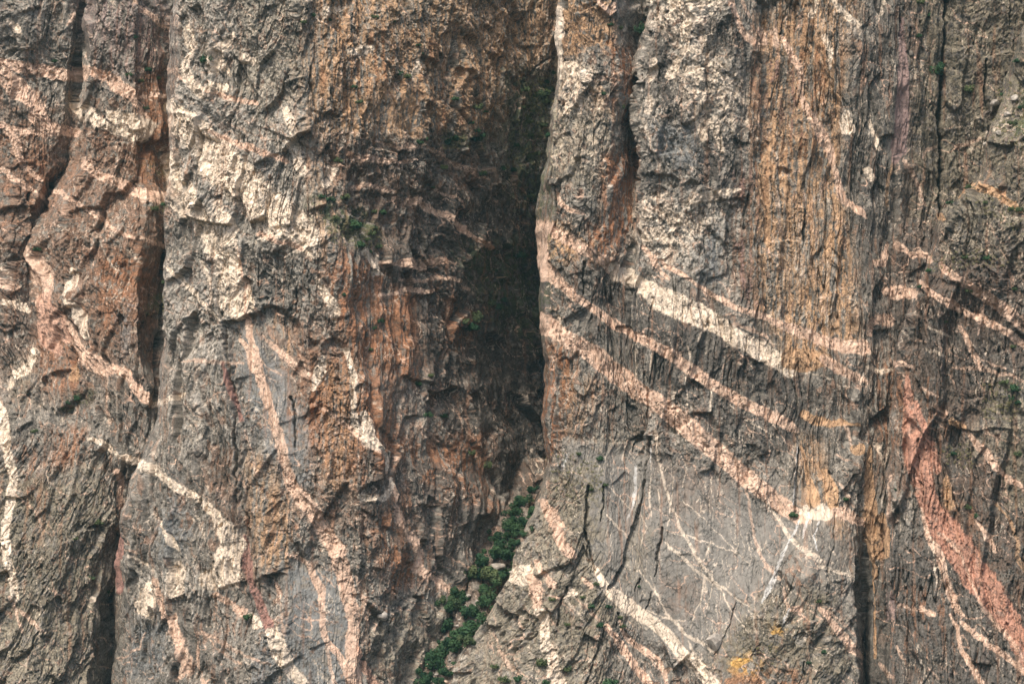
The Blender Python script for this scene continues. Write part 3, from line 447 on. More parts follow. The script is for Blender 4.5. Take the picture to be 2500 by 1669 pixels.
 ('p',1200,550,(930,110,25,1000,180,30,1060,270,30,1130,340,20),0),('p',1200,550,(1020,190,20,1110,250,35,1210,310,30,1290,360,20,1380,420,30,1480,480,35,1560,530,35,1660,560,35,1760,590,35,1829,620,35),0),
 ('p',1200,550,(1540,630,20,1640,660,30,1720,690,20,1800,760,20),0),('c',1200,550,(1620,1240,8,1720,1290,10,1829,1355,10),0),
 ('c',1200,550,(1350,630,12,1340,690,16,1320,740,12),0),('c',1200,550,(1250,780,10,1270,860,12,1280,900,8),0),('c',1200,550,(1170,1030,24,1160,1100,20,1150,1160,12),0),('c',1200,550,(925,790,12,920,950,10),0),
 ('c',1200,550,(1020,820,14,1010,950,12),0),('c',1200,550,(1400,1040,10,1390,1160,12,1380,1300,8),0),('c',1200,550,(1240,940,8,1250,1150,8),0),('c',1200,550,(400,560,10,440,640,14,480,690,10),0),
 ('p',1800,550,(0,525,35,80,555,40,180,595,40,280,635,45,360,665,70,450,690,70,540,730,70,620,760,80,700,780,80,790,790,80),'upper right pink band ending at the stair of tan blocks'),
 ('o',1800,550,(320,800,60,340,850,140,400,860,150,480,855,130,560,850,80),'golden stained patch where the topmost wide band ends'),
 ('p',1800,550,(550,850,60,620,905,70,690,930,60,740,970,50,800,995,30),0),
 ('o',1800,550,(430,1210,60,500,1240,60,580,1260,60,680,1260,40,760,1280,10),0),('c',1800,550,(430,930,10,550,960,12,640,1010,10,720,1030,10),0),('c',1800,550,(200,730,10,260,760,10),0),
 ('p',1800,550,(980,120,30,970,180,50,940,240,60,870,240,40),0),('p',1800,550,(1030,110,20,1050,150,35,1100,185,40,1160,190,50,1240,225,50),0),
 ('p',1800,550,(965,425,60,1000,430,85,1060,430,90,1145,445,50),'highest tan block of the stair left of the ribbed buttress'),
 ('p',1800,550,(830,690,40,840,620,60,900,590,70,970,605,80),0),('c',1800,550,(815,900,40,880,935,30,960,920,25,1000,900,20),0),('p',1800,550,(1000,870,20,1050,885,40,1110,890,25),0),('p',1800,550,(780,750,60,800,770,60),0),
 ('p',1800,550,(1165,360,30,1230,430,40,1300,460,45,1370,500,50,1440,550,40,1520,590,40,1620,630,50,1700,670,45,1790,730,50,1870,790,50),'lower of the two slanting pink veins across the ribbed buttress'),
 ('p',1800,550,(1310,260,40,1330,285,50,1400,330,55,1470,380,60,1560,440,75,1640,490,85,1720,550,85,1800,610,85,1880,660,85),'upper thicker slanting pink vein across the ribbed buttress'),
 ('p',1800,550,(1410,640,20,1460,710,30,1490,790,40,1520,850,40,1550,910,40),0),('p',1800,550,(1380,905,15,1450,915,20,1550,920,30,1650,940,25,1740,955,20,1829,1000,20,1880,1030,20),0),
 ('p',1800,550,(1540,850,10,1620,890,15,1710,915,12),0),('c',1800,550,(1220,650,15,1280,670,15,1350,710,12),0),('c',1800,550,(1200,770,15,1250,800,20,1320,840,20),0),('p',1800,550,(1140,735,14,1200,735,14),0),
 ('p',1800,550,(1170,1030,20,1230,1070,25,1280,1090,15),0),('p',1800,550,(1265,1150,30,1340,1200,25),0),('o',1800,550,(1380,1250,50,1440,1290,40),0),('p',1800,550,(1570,500,14,1560,580,18,1540,700,10),0),
 ('p',1800,550,(1465,1320,20,1520,1390,50,1590,1450,50,1650,1540,50,1720,1610,45,1800,1670,35,1850,1700,35),'orange pink vein at the right edge above the thick red vein'),
 ('r',1800,550,(1090,960,20,1095,1080,50,1100,1200,80,1110,1300,110,1130,1400,160,1160,1490,190,1175,1600,150,1200,1700,130,1250,1830,140,1330,1950,180,1400,2040,200,1470,2140,200,1530,2240,200,1610,2340,180,1680,2440,150,1740,2540,150,1790,2640,140,1840,2720,140,1900,2820,140),'thick brick red vein running down to the lower right corner'),
 ('r',1800,550,(1140,1130,40,1200,1290,40,1240,1420,50,1280,1560,50),0),
 ('o',1800,550,(740,1430,60,780,1420,50),0),('p',1800,550,(690,1280,20,710,1330,20,720,1400,15),0),('c',1800,550,(870,1400,30,910,1480,25,950,1600,12),0),('c',1800,550,(960,1420,10,940,1500,10),0),('p',1800,550,(630,1460,10,700,1500,12),0),
 ('c',1800,1069,(420,470,50,460,470,100,540,470,100,570,500,60),0),
 ('o',1800,1069,(410,60,30,440,150,40,460,260,50,490,400,90),0),('o',1800,1069,(560,200,40,580,250,60,600,340,90,610,430,80),0),
 ('p',1800,1069,(620,470,60,680,480,90,740,510,70,810,545,50),0),
 ('o',1800,1069,(830,60,30,840,250,50,850,400,60,850,550,70,845,650,60,840,750,40,855,900,25,870,1100,30,880,1400,20),'orange strip edging the deep dark cleft at lower right'),
 ('o',1800,1069,(910,510,80,910,620,90,910,740,80),0),('o',1800,1069,(870,400,30,880,600,30,870,780,20),0),
 ('o',1800,1069,(1335,270,40,1340,340,60,1360,440,60),0),
 ('p',1800,1069,(1170,440,16,1190,520,24,1220,630,40,1290,740,60,1320,850,50,1350,970,50,1400,1080,50,1445,1135,25),0),
 ('p',1800,1069,(1280,600,20,1370,680,30,1430,740,20,1480,880,15,1540,1010,18,1600,1120,20,1680,1220,30,1760,1320,30,1829,1420,25),0),
 ('p',1800,1069,(1360,1120,20,1410,1200,25,1430,1330,30,1470,1400,40,1530,1500,35,1570,1568,30),0),
 ('p',1800,1069,(1440,1180,30,1530,1250,40,1640,1330,40,1740,1410,35,1850,1510,35),0),
 ('p',1800,1069,(1520,530,20,1590,620,40,1650,720,20),0),('o',1800,1069,(1640,420,15,1740,520,15,1790,660,20,1780,760,30,1840,850,30),0),
 ('c',1800,1069,(180,385,12,200,450,18,250,500,20,290,570,22,330,630,25,400,690,30,470,740,30,530,795,25),0),('c',1800,1069,(530,820,20,640,850,20,750,880,15),0),
 ('p',1800,1069,(35,290,12,75,400,18,95,560,18,130,720,20,180,810,22,250,880,25,290,900,18),0),('p',1800,1069,(330,1090,30,390,1090,50),0),('p',1800,1069,(300,960,14,310,1040,24,330,1080,20),0),
 ('p',1800,1069,(530,1070,20,590,1150,45,670,1250,55,740,1350,50,800,1400,30),0),('p',1800,1069,(550,1080,15,680,1170,20,760,1260,15),0),
 ('w',1800,1069,(335,650,8,320,700,14,290,780,26,250,870,36,200,980,36,165,1055,12),0),('w',1800,1069,(390,530,16,370,590,20,340,650,12),0),('w',1800,1069,(335,1095,12,305,1150,20,290,1200,12),0),
 ('w',1800,1069,(380,60,8,378,200,12,360,420,12),0),('w',1800,1069,(455,510,14,430,580,18,420,640,6),0),('w',1800,1069,(500,720,8,480,620,10,520,530,10),0),
 ('p',1800,1069,(1020,1330,20,1060,1410,25),0),('p',1800,1069,(910,1440,20,970,1530,24),0),('p',1800,1069,(1220,1460,12,1280,1530,15),0),('p',1800,1069,(1030,1070,18,1150,1090,26),0),('p',1800,1069,(1180,1090,40,1250,1110,40),0),
 ('y',1800,1069,(-20,1440,50,0,1430,60,60,1410,30),0),('y',1800,1069,(230,1230,30,280,1230,20),0),('c',1800,1069,(1250,650,10,1260,850,14,1280,1000,18),0),('p',1800,1069,(640,280,14,690,340,24,720,380,14),0),
 ('p',1800,1069,(380,990,6,460,1080,8,560,1160,8),0),('c',1800,1069,(490,1330,6,620,1390,8),0),('p',1800,1069,(980,240,14,970,480,16,980,700,10),0),('m',1800,1069,(970,960,16,960,1150,20,990,1080,14),0),
 ('c',1200,1069,(1050,-60,20,1060,0,25,1060,100,20,1090,230,14,1130,380,16,1180,510,18,1230,610,20,1300,740,18,1390,870,14,1440,940,16,1500,1040,10,1560,1130,8,1640,1240,6),0),
 ('c',1200,1069,(1110,670,14,1200,740,22,1290,830,22,1370,890,22,1440,930,22,1550,1010,10,1640,1070,8),0),
 ('c',1200,1069,(940,850,8,1000,920,10,1060,1010,12,1110,1110,16,1170,1170,18,1230,1240,20,1310,1290,22,1420,1350,18),0),
 ('c',1200,1069,(740,490,10,800,560,16,860,610,16,890,650,10),0),('c',1200,1069,(760,300,6,830,380,8,900,460,6),0),('c',1200,1069,(1150,600,6,1300,640,6,1480,700,8,1560,730,8),0),
 ('c',1200,1069,(980,1090,8,1080,1130,12,1230,1170,8),0),('c',1200,1069,(850,60,8,845,150,6),0),('c',1200,1069,(860,70,6,920,130,6),0),
 ('c',1200,1069,(1020,240,8,1010,400,10,1030,500,8),0),('c',1200,1069,(1070,330,8,1080,460,8),0),('c',1200,1069,(1210,120,6,1250,200,6,1220,310,6),0),('c',1200,1069,(1400,660,10,1360,760,8,1340,840,6),0),('c',1200,1069,(1360,880,10,1340,1020,10,1300,1100,8,1270,1220,6),0),('c',1200,1069,(1410,840,6,1400,1000,6,1370,1100,6),0),
 ('c',1200,1069,(1220,400,5,1400,560,5,1520,680,5,1640,800,5),0),('c',1200,1069,(960,500,8,1000,560,6,950,680,6),0),('c',1200,1069,(1160,260,8,1150,360,6,1130,560,10),0),
 ('c',1200,1069,(640,800,24,670,850,36,700,900,50,740,960,60,790,1000,90,860,1060,95,940,1120,85,1030,1180,85,1100,1230,80,1160,1300,75,1210,1370,80,1280,1430,90,1350,1500,85,1430,1568,90,1500,1640,90),'cream vein along the foot of the smooth grey slab'),
 ('c',1200,1069,(1250,1280,10,1290,1370,20,1340,1450,30),0),
 ('p',1200,1069,(720,1190,30,790,1260,45,850,1330,50,890,1410,50,940,1490,50,1000,1568,40),0),('p',1200,1069,(830,1170,20,850,1240,30,900,1300,35,980,1360,40,1050,1420,40,1090,1490,30,1110,1568,25),0),
 ('p',1200,1069,(330,400,30,340,440,60,390,490,80,430,560,60,440,650,60,490,720,70,535,755,30),'light tan vein at the head of the ribbed apron right of the gully'),
 ('p',1200,1069,(300,790,30,340,870,40,400,940,50),0),('c',1200,1069,(170,830,70,210,870,150,270,840,50),0),('p',1200,1069,(270,900,60,300,980,110,310,1060,70),0),
 ('c',1200,1069,(330,1110,70,340,1220,60,340,1330,60),0),('c',1200,1069,(370,1320,40,385,1400,80,400,1500,100,430,1600,110),0),('p',1200,1069,(580,900,25,640,950,30),0),('c',1200,1069,(480,980,60,530,990,40),0),
 ('p',1200,1069,(-20,1240,20,0,1260,20,70,1350,20,120,1420,30,150,1470,20),0),('p',1200,1069,(150,1120,8,200,1220,10),0),('c',1200,1069,(160,1130,10,240,1160,10),0),('c',1200,1069,(230,1330,12,300,1420,10),0),
 ('c',1200,1069,(470,1020,16,560,1120,16,600,1170,14),0),('p',1200,1069,(540,1020,14,620,1090,18,690,1160,18),0),
 ('w',1200,1069,(490,110,14,475,150,24,455,210,16),0),('w',1200,1069,(435,110,12,440,230,10),0),('w',1200,1069,(920,180,8,915,330,14,900,450,10,870,520,8),0),('w',1200,1069,(1020,60,10,1015,150,6),0),
]

# ---------------------------------------------------------------- sheets
STEP = 0.34
def smooth1(a, n, ax):
    if n < 1: return a
    k = np.ones(2 * n + 1) / (2 * n + 1)
    pad = [(0, 0)] * a.ndim; pad[ax] = (n, n)
    b = np.pad(a, pad, mode='edge')
    return np.apply_along_axis(lambda r: np.convolve(r, k, 'valid'), ax, b)
def sheet(plan, ky=0.8):
    pys = sorted(plan)
    tab = np.array([plan[p] for p in pys], float)                 # rows, cols, 2
    nr = int((pys[-1] - pys[0]) * 0.2 / STEP) + 1
    PY = np.linspace(pys[0], pys[-1], nr)
    K = tab.shape[1]
    cx = np.stack([np.interp(PY, pys, tab[:, k, 0]) for k in range(K)], 1)
    cy = np.stack([np.interp(PY, pys, tab[:, k, 1]) for k in range(K)], 1)
    seg = np.max(np.abs(np.diff(tab[:, :, 0], axis=1)) * 0.2 + ky * np.abs(np.diff(tab[:, :, 1], axis=1)), axis=0)
    cnt = np.maximum(2, np.ceil(seg / STEP * 0.92).astype(int))
    S = np.concatenate([k + np.arange(cnt[k]) / cnt[k] for k in range(K - 1)] + [[K - 1]])
    i = np.minimum(S.astype(int), K - 2); t = S - i
    X = cx[:, i] * (1 - t) + cx[:, i + 1] * t
    D = cy[:, i] * (1 - t) + cy[:, i + 1] * t
    X = X + 6 * fbm(X / 70 + 9, np.repeat(PY[:, None], X.shape[1], 1) / 42, 77, 3)    # no edge runs ruler straight
    D = smooth1(D, 5, 0); X = smooth1(X, 5, 0)
    D = smooth1(D, 4, 1); X = smooth1(X, 4, 1)
    Y = np.repeat(PY[:, None], X.shape[1], 1)
    return X, Y, D
def build_sheet(plan, seed, rough=1.0, ky=0.8):
    PX, PY, D = sheet(plan, ky)
    x, y, z = to_world(PX, PY, D)
    P = np.stack([x, y, z], -1)
    du = np.gradient(P, axis=1); dv = np.gradient(P, axis=0)
    N = np.cross(du, dv); N /= np.linalg.norm(N, axis=-1, keepdims=True) + 1e-9
    if np.mean(N[..., 1]) > 0: N = -N
    for c in range(3): N[..., c] = smooth1(smooth1(N[..., c], 6, 1), 6, 0)
    N[..., 2] *= .2; N[..., 0] *= .75                     # rock breaks outwards in steps
    N /= np.linalg.norm(N, axis=-1, keepdims=True) + 1e-9
    u = np.cumsum(np.linalg.norm(du, axis=-1), axis=1); 
    mid = u.shape[1] // 2; u = u - u[:, mid:mid + 1] + x[:, mid:mid + 1]
    u = u.mean(0)[None, :] + x - x.mean(0)[None, :]
    return dict(P=P, N=N, px=PX.astype(f32), py=PY.astype(f32), u=(u + seed * 531.7).astype(f32), v=z.astype(f32), ragged={1: .45, 3: .45, 4: .6}.get(seed, .65), seed=seed, rough=rough)

def rot(u, v, a):
    c, s = math.cos(R(a)), math.sin(R(a))
    return u * c - v * s, u * s + v * c
def zone_w(g, polys, feather, warp=0):
    w = np.zeros(g['px'].shape, f32)
    for p in polys:
        a = np.array(p, float)
        m = bbox(g['px'], g['py'], a, feather + 30)
        if not m.any(): continue
        sd_ = poly_sd(g['wx'][m], g['wy'][m], a)
        w[m] = np.maximum(w[m], sstep(-feather, feather, sd_))
    return w

def relief(g):
    u, v, px, py = g['u'], g['v'], g['px'], g['py']
    s0 = g['seed'] * 1000
    m1 = fbm(u / 9, v / 9, s0 + 5, 3); m2 = fbm(u / 9, v / 9, s0 + 6, 3)
    w1 = fbm(u / 30, v / 30, s0 + 1, 4); w2 = fbm(u / 30, v / 30, s0 + 2, 4)
    f1 = fbm(u / 3.5, v / 3.5, s0 + 3, 3); f2 = fbm(u / 3.5, v / 3.5, s0 + 4, 3)
    g['wx'] = px + w1 * 14 + f1 * 4.5; g['wy'] = py + w2 * 14 + f2 * 4.5      # wandering outlines for colour and relief zones
    
    g['vx'] = px + w1 * 5 + m1 * 7 + f1 * 4; g['vy'] = py + w2 * 5 + m2 * 7 + f2 * 4
    smooth = zone_w(g, SMOOTH, 30)
    cls = {0: np.ones(px.shape, f32)}
    for ang, polys in TILT.items():
        w = zone_w(g, polys, 35); cls[ang] = w
        cls[0] = cls[0] * (1 - w)
    k1 = fbm(u / 26, v / 26, s0 + 7, 2); k2 = fbm(u / 26, v / 26, s0 + 8, 2)
    uu = u + k1 * 3.5 + f1 * 0.2; vv = v + k2 * 4.5 + f2 * 0.25
    front = np.clip(-g['N'][..., 1] * 1.6 - .15, .10, 1).astype(f32); fine = np.clip(-g['N'][..., 1] * 1.6 - .35, .10, 1).astype(f32)
    d = np.zeros(px.shape, f32); dl = d.copy(); r1 = np.zeros(px.shape, f32); r2 = r1.copy(); r3 = r1.copy(); st = r1.copy()
    for ang, w in cls.items():
        m = w > 0.01
        if not m.any(): continue
        a, b = rot(uu[m], vv[m], ang); wm = w[m]; sm = smooth[m]
        q = s0 + int(ang) * 7 + 100
        el = 2.3 if ang == 1 else 1.0                              # ribbed walls break in long upright plates
        h0, c0, e0 = cells(a / 26, b / (42 * el), q + 5, 1.4)
        h1, c1, e1 = cells(a / 11, b / (20 * el), q + 10, 1.3)
        h2, c2, e2 = cells(a / 4.2 + h1 * .5, b / (7 * el) + h1, q + 20, 1.4)
        h3, c3, e3 = cells(a / 1.7 + h2, b / (2.4 * el) - h2 * .5, q + 30, 1.5)
        h4, c4, e4 = cells(a / 0.8 + h3, b / (1.05 * el) + h3, q + 40, 1.5)
        rb = ridge(a / 5.5, b / 70, q + 50, 3) * (1.6 if ang == 1 else .5)
        cr = np.abs(vnoise(a / 4.0, b / 45, q + 60)); cr2 = np.abs(vnoise(a / 2.2 + 3, b / 14, q + 61))
        ck = -sstep(0.07, 0.0, cr) * (0.4 + vnoise(a / 15, b / 25, q + 62)).clip(0, 1) * 2.6 - sstep(0.06, 0, cr2) * vnoise(a / 9, b / 12, q + 63).clip(0, 1) * 1.5
        dl[m] += wm * (h0 * 3.6 * (1 - .8 * sm) + h1 * 3.7 * (1 - 0.8 * sm))
        dd = h2 * 1.15 * (1 - 0.85 * sm) * fine[m] + (h3 * 0.72 * (1 - 0.75 * sm) + h4 * 0.34 * (1 - 0.5 * sm)) * fine[m] + rb * 1.3 * (1 - 0.8 * sm) + ck * (1 - 0.6 * sm) * (1.7 if ang == 1 else 1.1)
        d[m] += wm * dd; r1[m] += wm * c2; r2[m] += wm * c3; r3[m] += wm * c1
        st[m] += wm * fbm(a / 1.1, b / 26, q + 70, 3)
    dl = smooth1(smooth1(dl, 2, 1), 1, 0)                             # chipped, not knife-cut, steps
    d = (d + dl) * g['rough'] * front + w1 * 3.0 * (1 - 0.5 * smooth) + fbm(u / 70, v / 90, s0 + 9, 3) * 7
    d += f1 * 0.3 + m1 * .7 * (1 - .6 * smooth)
    for rx, ry, depth, flat in CRACKS:
        a = conv(rx, ry, flat, 3); m = bbox(px, py, a, 20)
        if m.any():
            d[m] -= depth * (1 - sstep(0.0, 1.15, line_d(g['vx'][m], g['vy'][m], a)))
    for rx, ry, depth, y0, y1, soft, flat in RECESS:
        a = conv(rx, ry, flat, 2); m = bbox(px, py, a, 20)
        if m.any():
            yy0, yy1 = ry + y0 * Q, ry + y1 * Q
            d[m] -= depth * sstep(-soft * .2, soft, poly_sd(g['vx'][m], g['vy'][m], a)) * np.clip((yy1 - py[m]) / (yy1 - yy0), 0, 1)
    g['d'] = d; g['r1'] = r1; g['r2'] = r2; g['r3'] = r3; g['st'] = st; g['sm'] = smooth
    g['P'] = g['P'] + g['N'] * d[..., None]

PAL = {k: np.array(c, f32) for k, c in dict(
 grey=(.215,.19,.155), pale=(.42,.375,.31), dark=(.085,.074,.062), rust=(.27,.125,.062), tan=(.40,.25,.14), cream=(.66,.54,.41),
 pink=(.57,.385,.275), red=(.42,.22,.15), olive=(.165,.14,.098), slab=(.20,.182,.155), orange=(.44,.275,.155), mauve=(.24,.165,.145),
 white=(.55,.53,.49), yellow=(.42,.25,.08), brown=(.15,.088,.055), khaki=(.24,.205,.15), moss=(.085,.10,.05), bluegrey=(.18,.178,.165), dusty=(.44,.27,.19), plum=(.25,.135,.105)).items()}
VT = dict(p='pink', c='cream', r='red', o='orange', m='mauve', w='white', y='yellow', d='dusty', n='plum')

def paint(g):
    u, v, px, py, s0 = g['u'], g['v'], g['px'], g['py'], g['seed'] * 1000 + 500
    col = np.empty(px.shape + (3,), f32); col[:] = PAL['grey']
    mot = fbm(g['u'] / 6, g['v'] / 6, s0 + 1, 6, 0.62); mo2 = fbm(u / 2.2, v / 2.6, s0 + 2, 5, 0.65)
    strk = g['st']; st2 = fbm(u / 1.9 + mot * .9, v / 17 + mot, s0 + 3, 4, 0.65); st3 = fbm(u / 3.0, v / 55, s0 + 4, 3)
    def mix(name, a):
        c = PAL[name] if isinstance(name, str) else np.array(name, f32)
        col[:] = col + (c - col) * np.clip(a, 0, 1)[..., None]
    # natural variety from block to block
    mix('dark', sstep(.70, .80, g['r1']) * .55); mix('pale', sstep(.16, .08, g['r1']) * .4)
    mix('rust', sstep(.82, .88, g['r2']) * .4); mix('brown', sstep(.25, .5, mot) * .5)
    mix('pale', sstep(.2, .5, mo2) * .45)
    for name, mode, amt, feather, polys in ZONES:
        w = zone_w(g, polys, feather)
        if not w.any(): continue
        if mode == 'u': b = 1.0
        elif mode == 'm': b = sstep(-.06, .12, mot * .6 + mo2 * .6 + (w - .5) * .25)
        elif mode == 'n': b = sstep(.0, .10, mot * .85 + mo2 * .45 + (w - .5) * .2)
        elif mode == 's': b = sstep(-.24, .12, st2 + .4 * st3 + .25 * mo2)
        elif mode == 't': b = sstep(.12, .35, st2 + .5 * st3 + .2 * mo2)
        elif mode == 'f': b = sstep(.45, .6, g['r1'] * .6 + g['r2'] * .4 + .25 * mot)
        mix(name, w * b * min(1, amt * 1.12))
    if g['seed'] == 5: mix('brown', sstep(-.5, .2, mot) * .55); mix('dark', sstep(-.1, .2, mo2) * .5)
    # thread-thin pale veinlets
    a1, b1 = rot(u + mot * 2.5, v + mo2 * 1.2, 35)
    fn = fbm(u / .8, v / .9, s0 + 20, 3, .7)
    n1 = np.abs(vnoise(a1 / 16, b1 / 7, s0 + 7)); k1 = vnoise(u / 22, v / 22, s0 + 8)
    mix('pink', sstep(.040, .012, n1) * sstep(-.12, .15, k1) * .8)
    n2 = np.abs(vnoise((u + mot * 2) / 3.4, (v + mo2 * 3) / 15, s0 + 9)); k2 = vnoise(u / 17, v / 24, s0 + 10)
    mix('cream', sstep(.05, .016, n2) * sstep(-.02, .2, k2) * .65)
    vid = np.zeros(px.shape, np.int32); vm = np.zeros(px.shape, f32)
    jag = fbm(u / 1.2, v / 1.2, s0 + 12, 3)
    for i, (typ, rx, ry, flat, lab) in enumerate(VEINS):
        a = conv(rx, ry, flat, 3)
        a[:, 2] = np.maximum(a[:, 2], 2.0)
        m = bbox(px, py, a, 30)
        if not m.any(): continue
        kf = (.35 if typ == 'w' else .55 if a[:, 2].mean() < 9 else g['ragged'])
        lx = px[m] + (g['vx'][m] - px[m]) * kf; ly = py[m] + (g['vy'][m] - py[m]) * kf + ((g['r1'][m] - .5) * 9 + (g['r2'][m] - .5) * 5) * kf   # joints shift the veins
        d = line_d(lx, ly, a) * (1 + .45 * mot[m] * kf) + jag[m] * .2 * kf
        wt = sstep(1.08, .9, d)
        big = a[:, 2].mean() > 9
        if not big: wt = wt * (.55 + .45 * sstep(-.35, .1, mo2[m]))
        c = PAL[VT[typ]] * (1 + .22 * mot[m][..., None])
        if typ == 'p': c = c + (PAL['cream'] - c) * sstep(-.1, .5, mo2[m])[..., None] * .6
        if typ in 'cr': c = c + (PAL['grey'] - c) * sstep(.12, .38, mot[m])[..., None] * .45
        if typ in 'rpo': c = c + (PAL['brown'] - c) * sstep(.16, .4, mo2[m] + .5 * st3[m])[..., None] * .55
        sub = col[m]; sub += (c - sub) * (wt * (.93 if big else .68))[..., None]; col[m] = sub
        if big: vm[m] = np.maximum(vm[m], wt)
        if lab:
            vv_ = vid[m]; vv_[d < 1.0] = i + 1; vid[m] = vv_
    # thin dark joint lines crossing the rock
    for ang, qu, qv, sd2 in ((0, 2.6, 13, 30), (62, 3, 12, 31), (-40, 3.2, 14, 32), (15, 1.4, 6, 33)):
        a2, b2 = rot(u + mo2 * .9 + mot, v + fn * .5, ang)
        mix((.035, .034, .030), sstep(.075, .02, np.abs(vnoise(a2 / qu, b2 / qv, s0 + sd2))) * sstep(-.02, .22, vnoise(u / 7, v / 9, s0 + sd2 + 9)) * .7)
    # run-off streaks cross everything
    mix('brown', sstep(.22, .5, st2 + .35 * st3) * .42 * (1 - .5 * g['sm'])); mix('rust', sstep(.25, .5, st3 + .3 * strk) * .28)
    col *= (1 + .16 * (g['r2'] - .5) + .20 * (g['r1'] - .5) + .62 * mo2 * (1 - .6 * g['sm']) + .25 * strk + .35 * fn * (1 - .7 * g['sm']))[..., None]
    np.clip(col, .012, .85, out=col)
    g['col'] = col; g['vid'] = vid; g['vm'] = vm

def rock_material():
    m = bpy.data.materials.new('cliff_rock'); m.use_nodes = True
    n, l = m.node_tree.nodes, m.node_tree.links
    b = n['Principled BSDF']; b.inputs['Roughness'].default_value = .92; b.inputs['Specular IOR Level'].default_value = .18
    at = n.new('ShaderNodeAttribute'); at.attribute_name = 'rock_colour'
    tc = n.new('ShaderNodeTexCoord')
    n1 = n.new('ShaderNodeTexNoise'); n1.inputs['Scale'].default_value = 1.1; n1.inputs['Detail'].default_value = 8; n1.inputs['Roughness'].default_value = .72
    l.new(tc.outputs['Object'], n1.inputs['Vector'])
    r = n.new('ShaderNodeMapRange'); r.inputs[1].default_value = .3; r.inputs[2].default_value = .7; r.inputs[3].default_value = .4; r.inputs[4].default_value = 1.6
    l.new(n1.outputs[0], r.inputs[0])
    mx = n.new('ShaderNodeMix'); mx.data_type = 'RGBA'; mx.blend_type = 'MULTIPLY'; mx.inputs[0].default_value = 1
    l.new(at.outputs['Color'], mx.inputs[6]); l.new(r.outputs[0], mx.inputs[7])
    l.new(mx.outputs[2], b.inputs['Base Color'])
    n2 = n.new('ShaderNodeTexNoise'); n2.inputs['Scale'].default_value = 1.6; n2.inputs['Detail'].default_value = 6; n2.inputs['Roughness'].default_value = .7
    l.new(tc.outputs['Object'], n2.inputs['Vector'])
    bp = n.new('ShaderNodeBump'); bp.inputs['Strength'].default_value = .7; bp.inputs['Distance'].default_value = .8
    ms = n.new('ShaderNodeMath'); ms.operation = 'MULTIPLY'; ms.inputs[1].default_value = .7; l.new(at.outputs['Alpha'], ms.inputs[0]); l.new(ms.outputs[0], bp.inputs['Strength'])
    l.new(at.outputs['Alpha'], mx.inputs[0])
    l.new(n2.outputs[0], bp.inputs['Height']); l.new(bp.outputs[0], b.inputs['Normal'])
    return m
ROCK = rock_material()

def mesh_obj(name, V, F, C=None, mat=None, parent=None):
    me = bpy.data.meshes.new(name)
    me.vertices.add(len(V)); me.vertices.foreach_set('co', np.ascontiguousarray(V, f32).ravel())
    k = F.shape[1]
    me.loops.add(F.size); me.loops.foreach_set('vertex_index', np.ascontiguousarray(F, np.int32).ravel())
    me.polygons.add(len(F)); me.polygons.foreach_set('loop_start', np.arange(0, F.size, k, dtype=np.int32))
    me.polygons.foreach_set('loop_total', np.full(len(F), k, np.int32))
    if C is not None:
        at = me.attributes.new('rock_colour', 'FLOAT_COLOR', 'POINT')
        at.data.foreach_set('color', C.astype(f32).ravel())
    me.update(calc_edges=True)
    me.materials.append(mat)
    o = bpy.data.objects.new(name, me); COL.objects.link(o)
    if parent: o.parent = parent
    return o
SHEETS = []
def make_cliff(plan, seed, name, label, rough=1.0, ky=.8):
    g = build_sheet(plan, seed, rough, ky); relief(g); paint(g)
    h, w = g['px'].shape
    idx = np.arange(h * w).reshape(h, w)
    F = np.stack([idx[1:, :-1], idx[1:, 1:], idx[:-1, 1:], idx[:-1, :-1]], -1).reshape(-1, 4)
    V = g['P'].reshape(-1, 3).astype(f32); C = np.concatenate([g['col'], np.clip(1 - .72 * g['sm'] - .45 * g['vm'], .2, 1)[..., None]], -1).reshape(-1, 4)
    fv = g['vid'][:-1, :-1].ravel()
    def part(sel, nm, par=None):
        ff = F[sel]; used, inv = np.unique(ff, return_inverse=True)
        return mesh_obj(nm, V[used], inv.reshape(ff.shape), C[used], ROCK, par)
    root = part(fv == 0, name)
    root['kind'] = 'structure'; root['label'] = label
    for i in np.unique(fv):
        if i == 0 or (fv == i).sum() < 60: continue
        o = part(fv == i, 'rock_vein', root)
        if VEINS[i - 1][4] and VEINS[i - 1][4] != 1: o['label'] = VEINS[i - 1][4]
    g['V'] = V; qx, qy = to_survey(V[:, 0], V[:, 1], V[:, 2]); g['qx'], g['qy'] = qx, qy
    SHEETS.append(g)
    return root

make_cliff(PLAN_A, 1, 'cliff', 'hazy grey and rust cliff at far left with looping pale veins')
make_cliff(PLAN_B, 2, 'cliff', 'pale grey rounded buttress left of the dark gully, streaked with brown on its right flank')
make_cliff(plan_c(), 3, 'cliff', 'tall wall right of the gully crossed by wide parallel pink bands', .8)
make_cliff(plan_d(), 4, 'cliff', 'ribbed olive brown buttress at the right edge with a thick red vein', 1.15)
make_cliff(PLAN_G, 5, 'gully_floor', 'steep stony gully floor between the two big cliffs', .8)
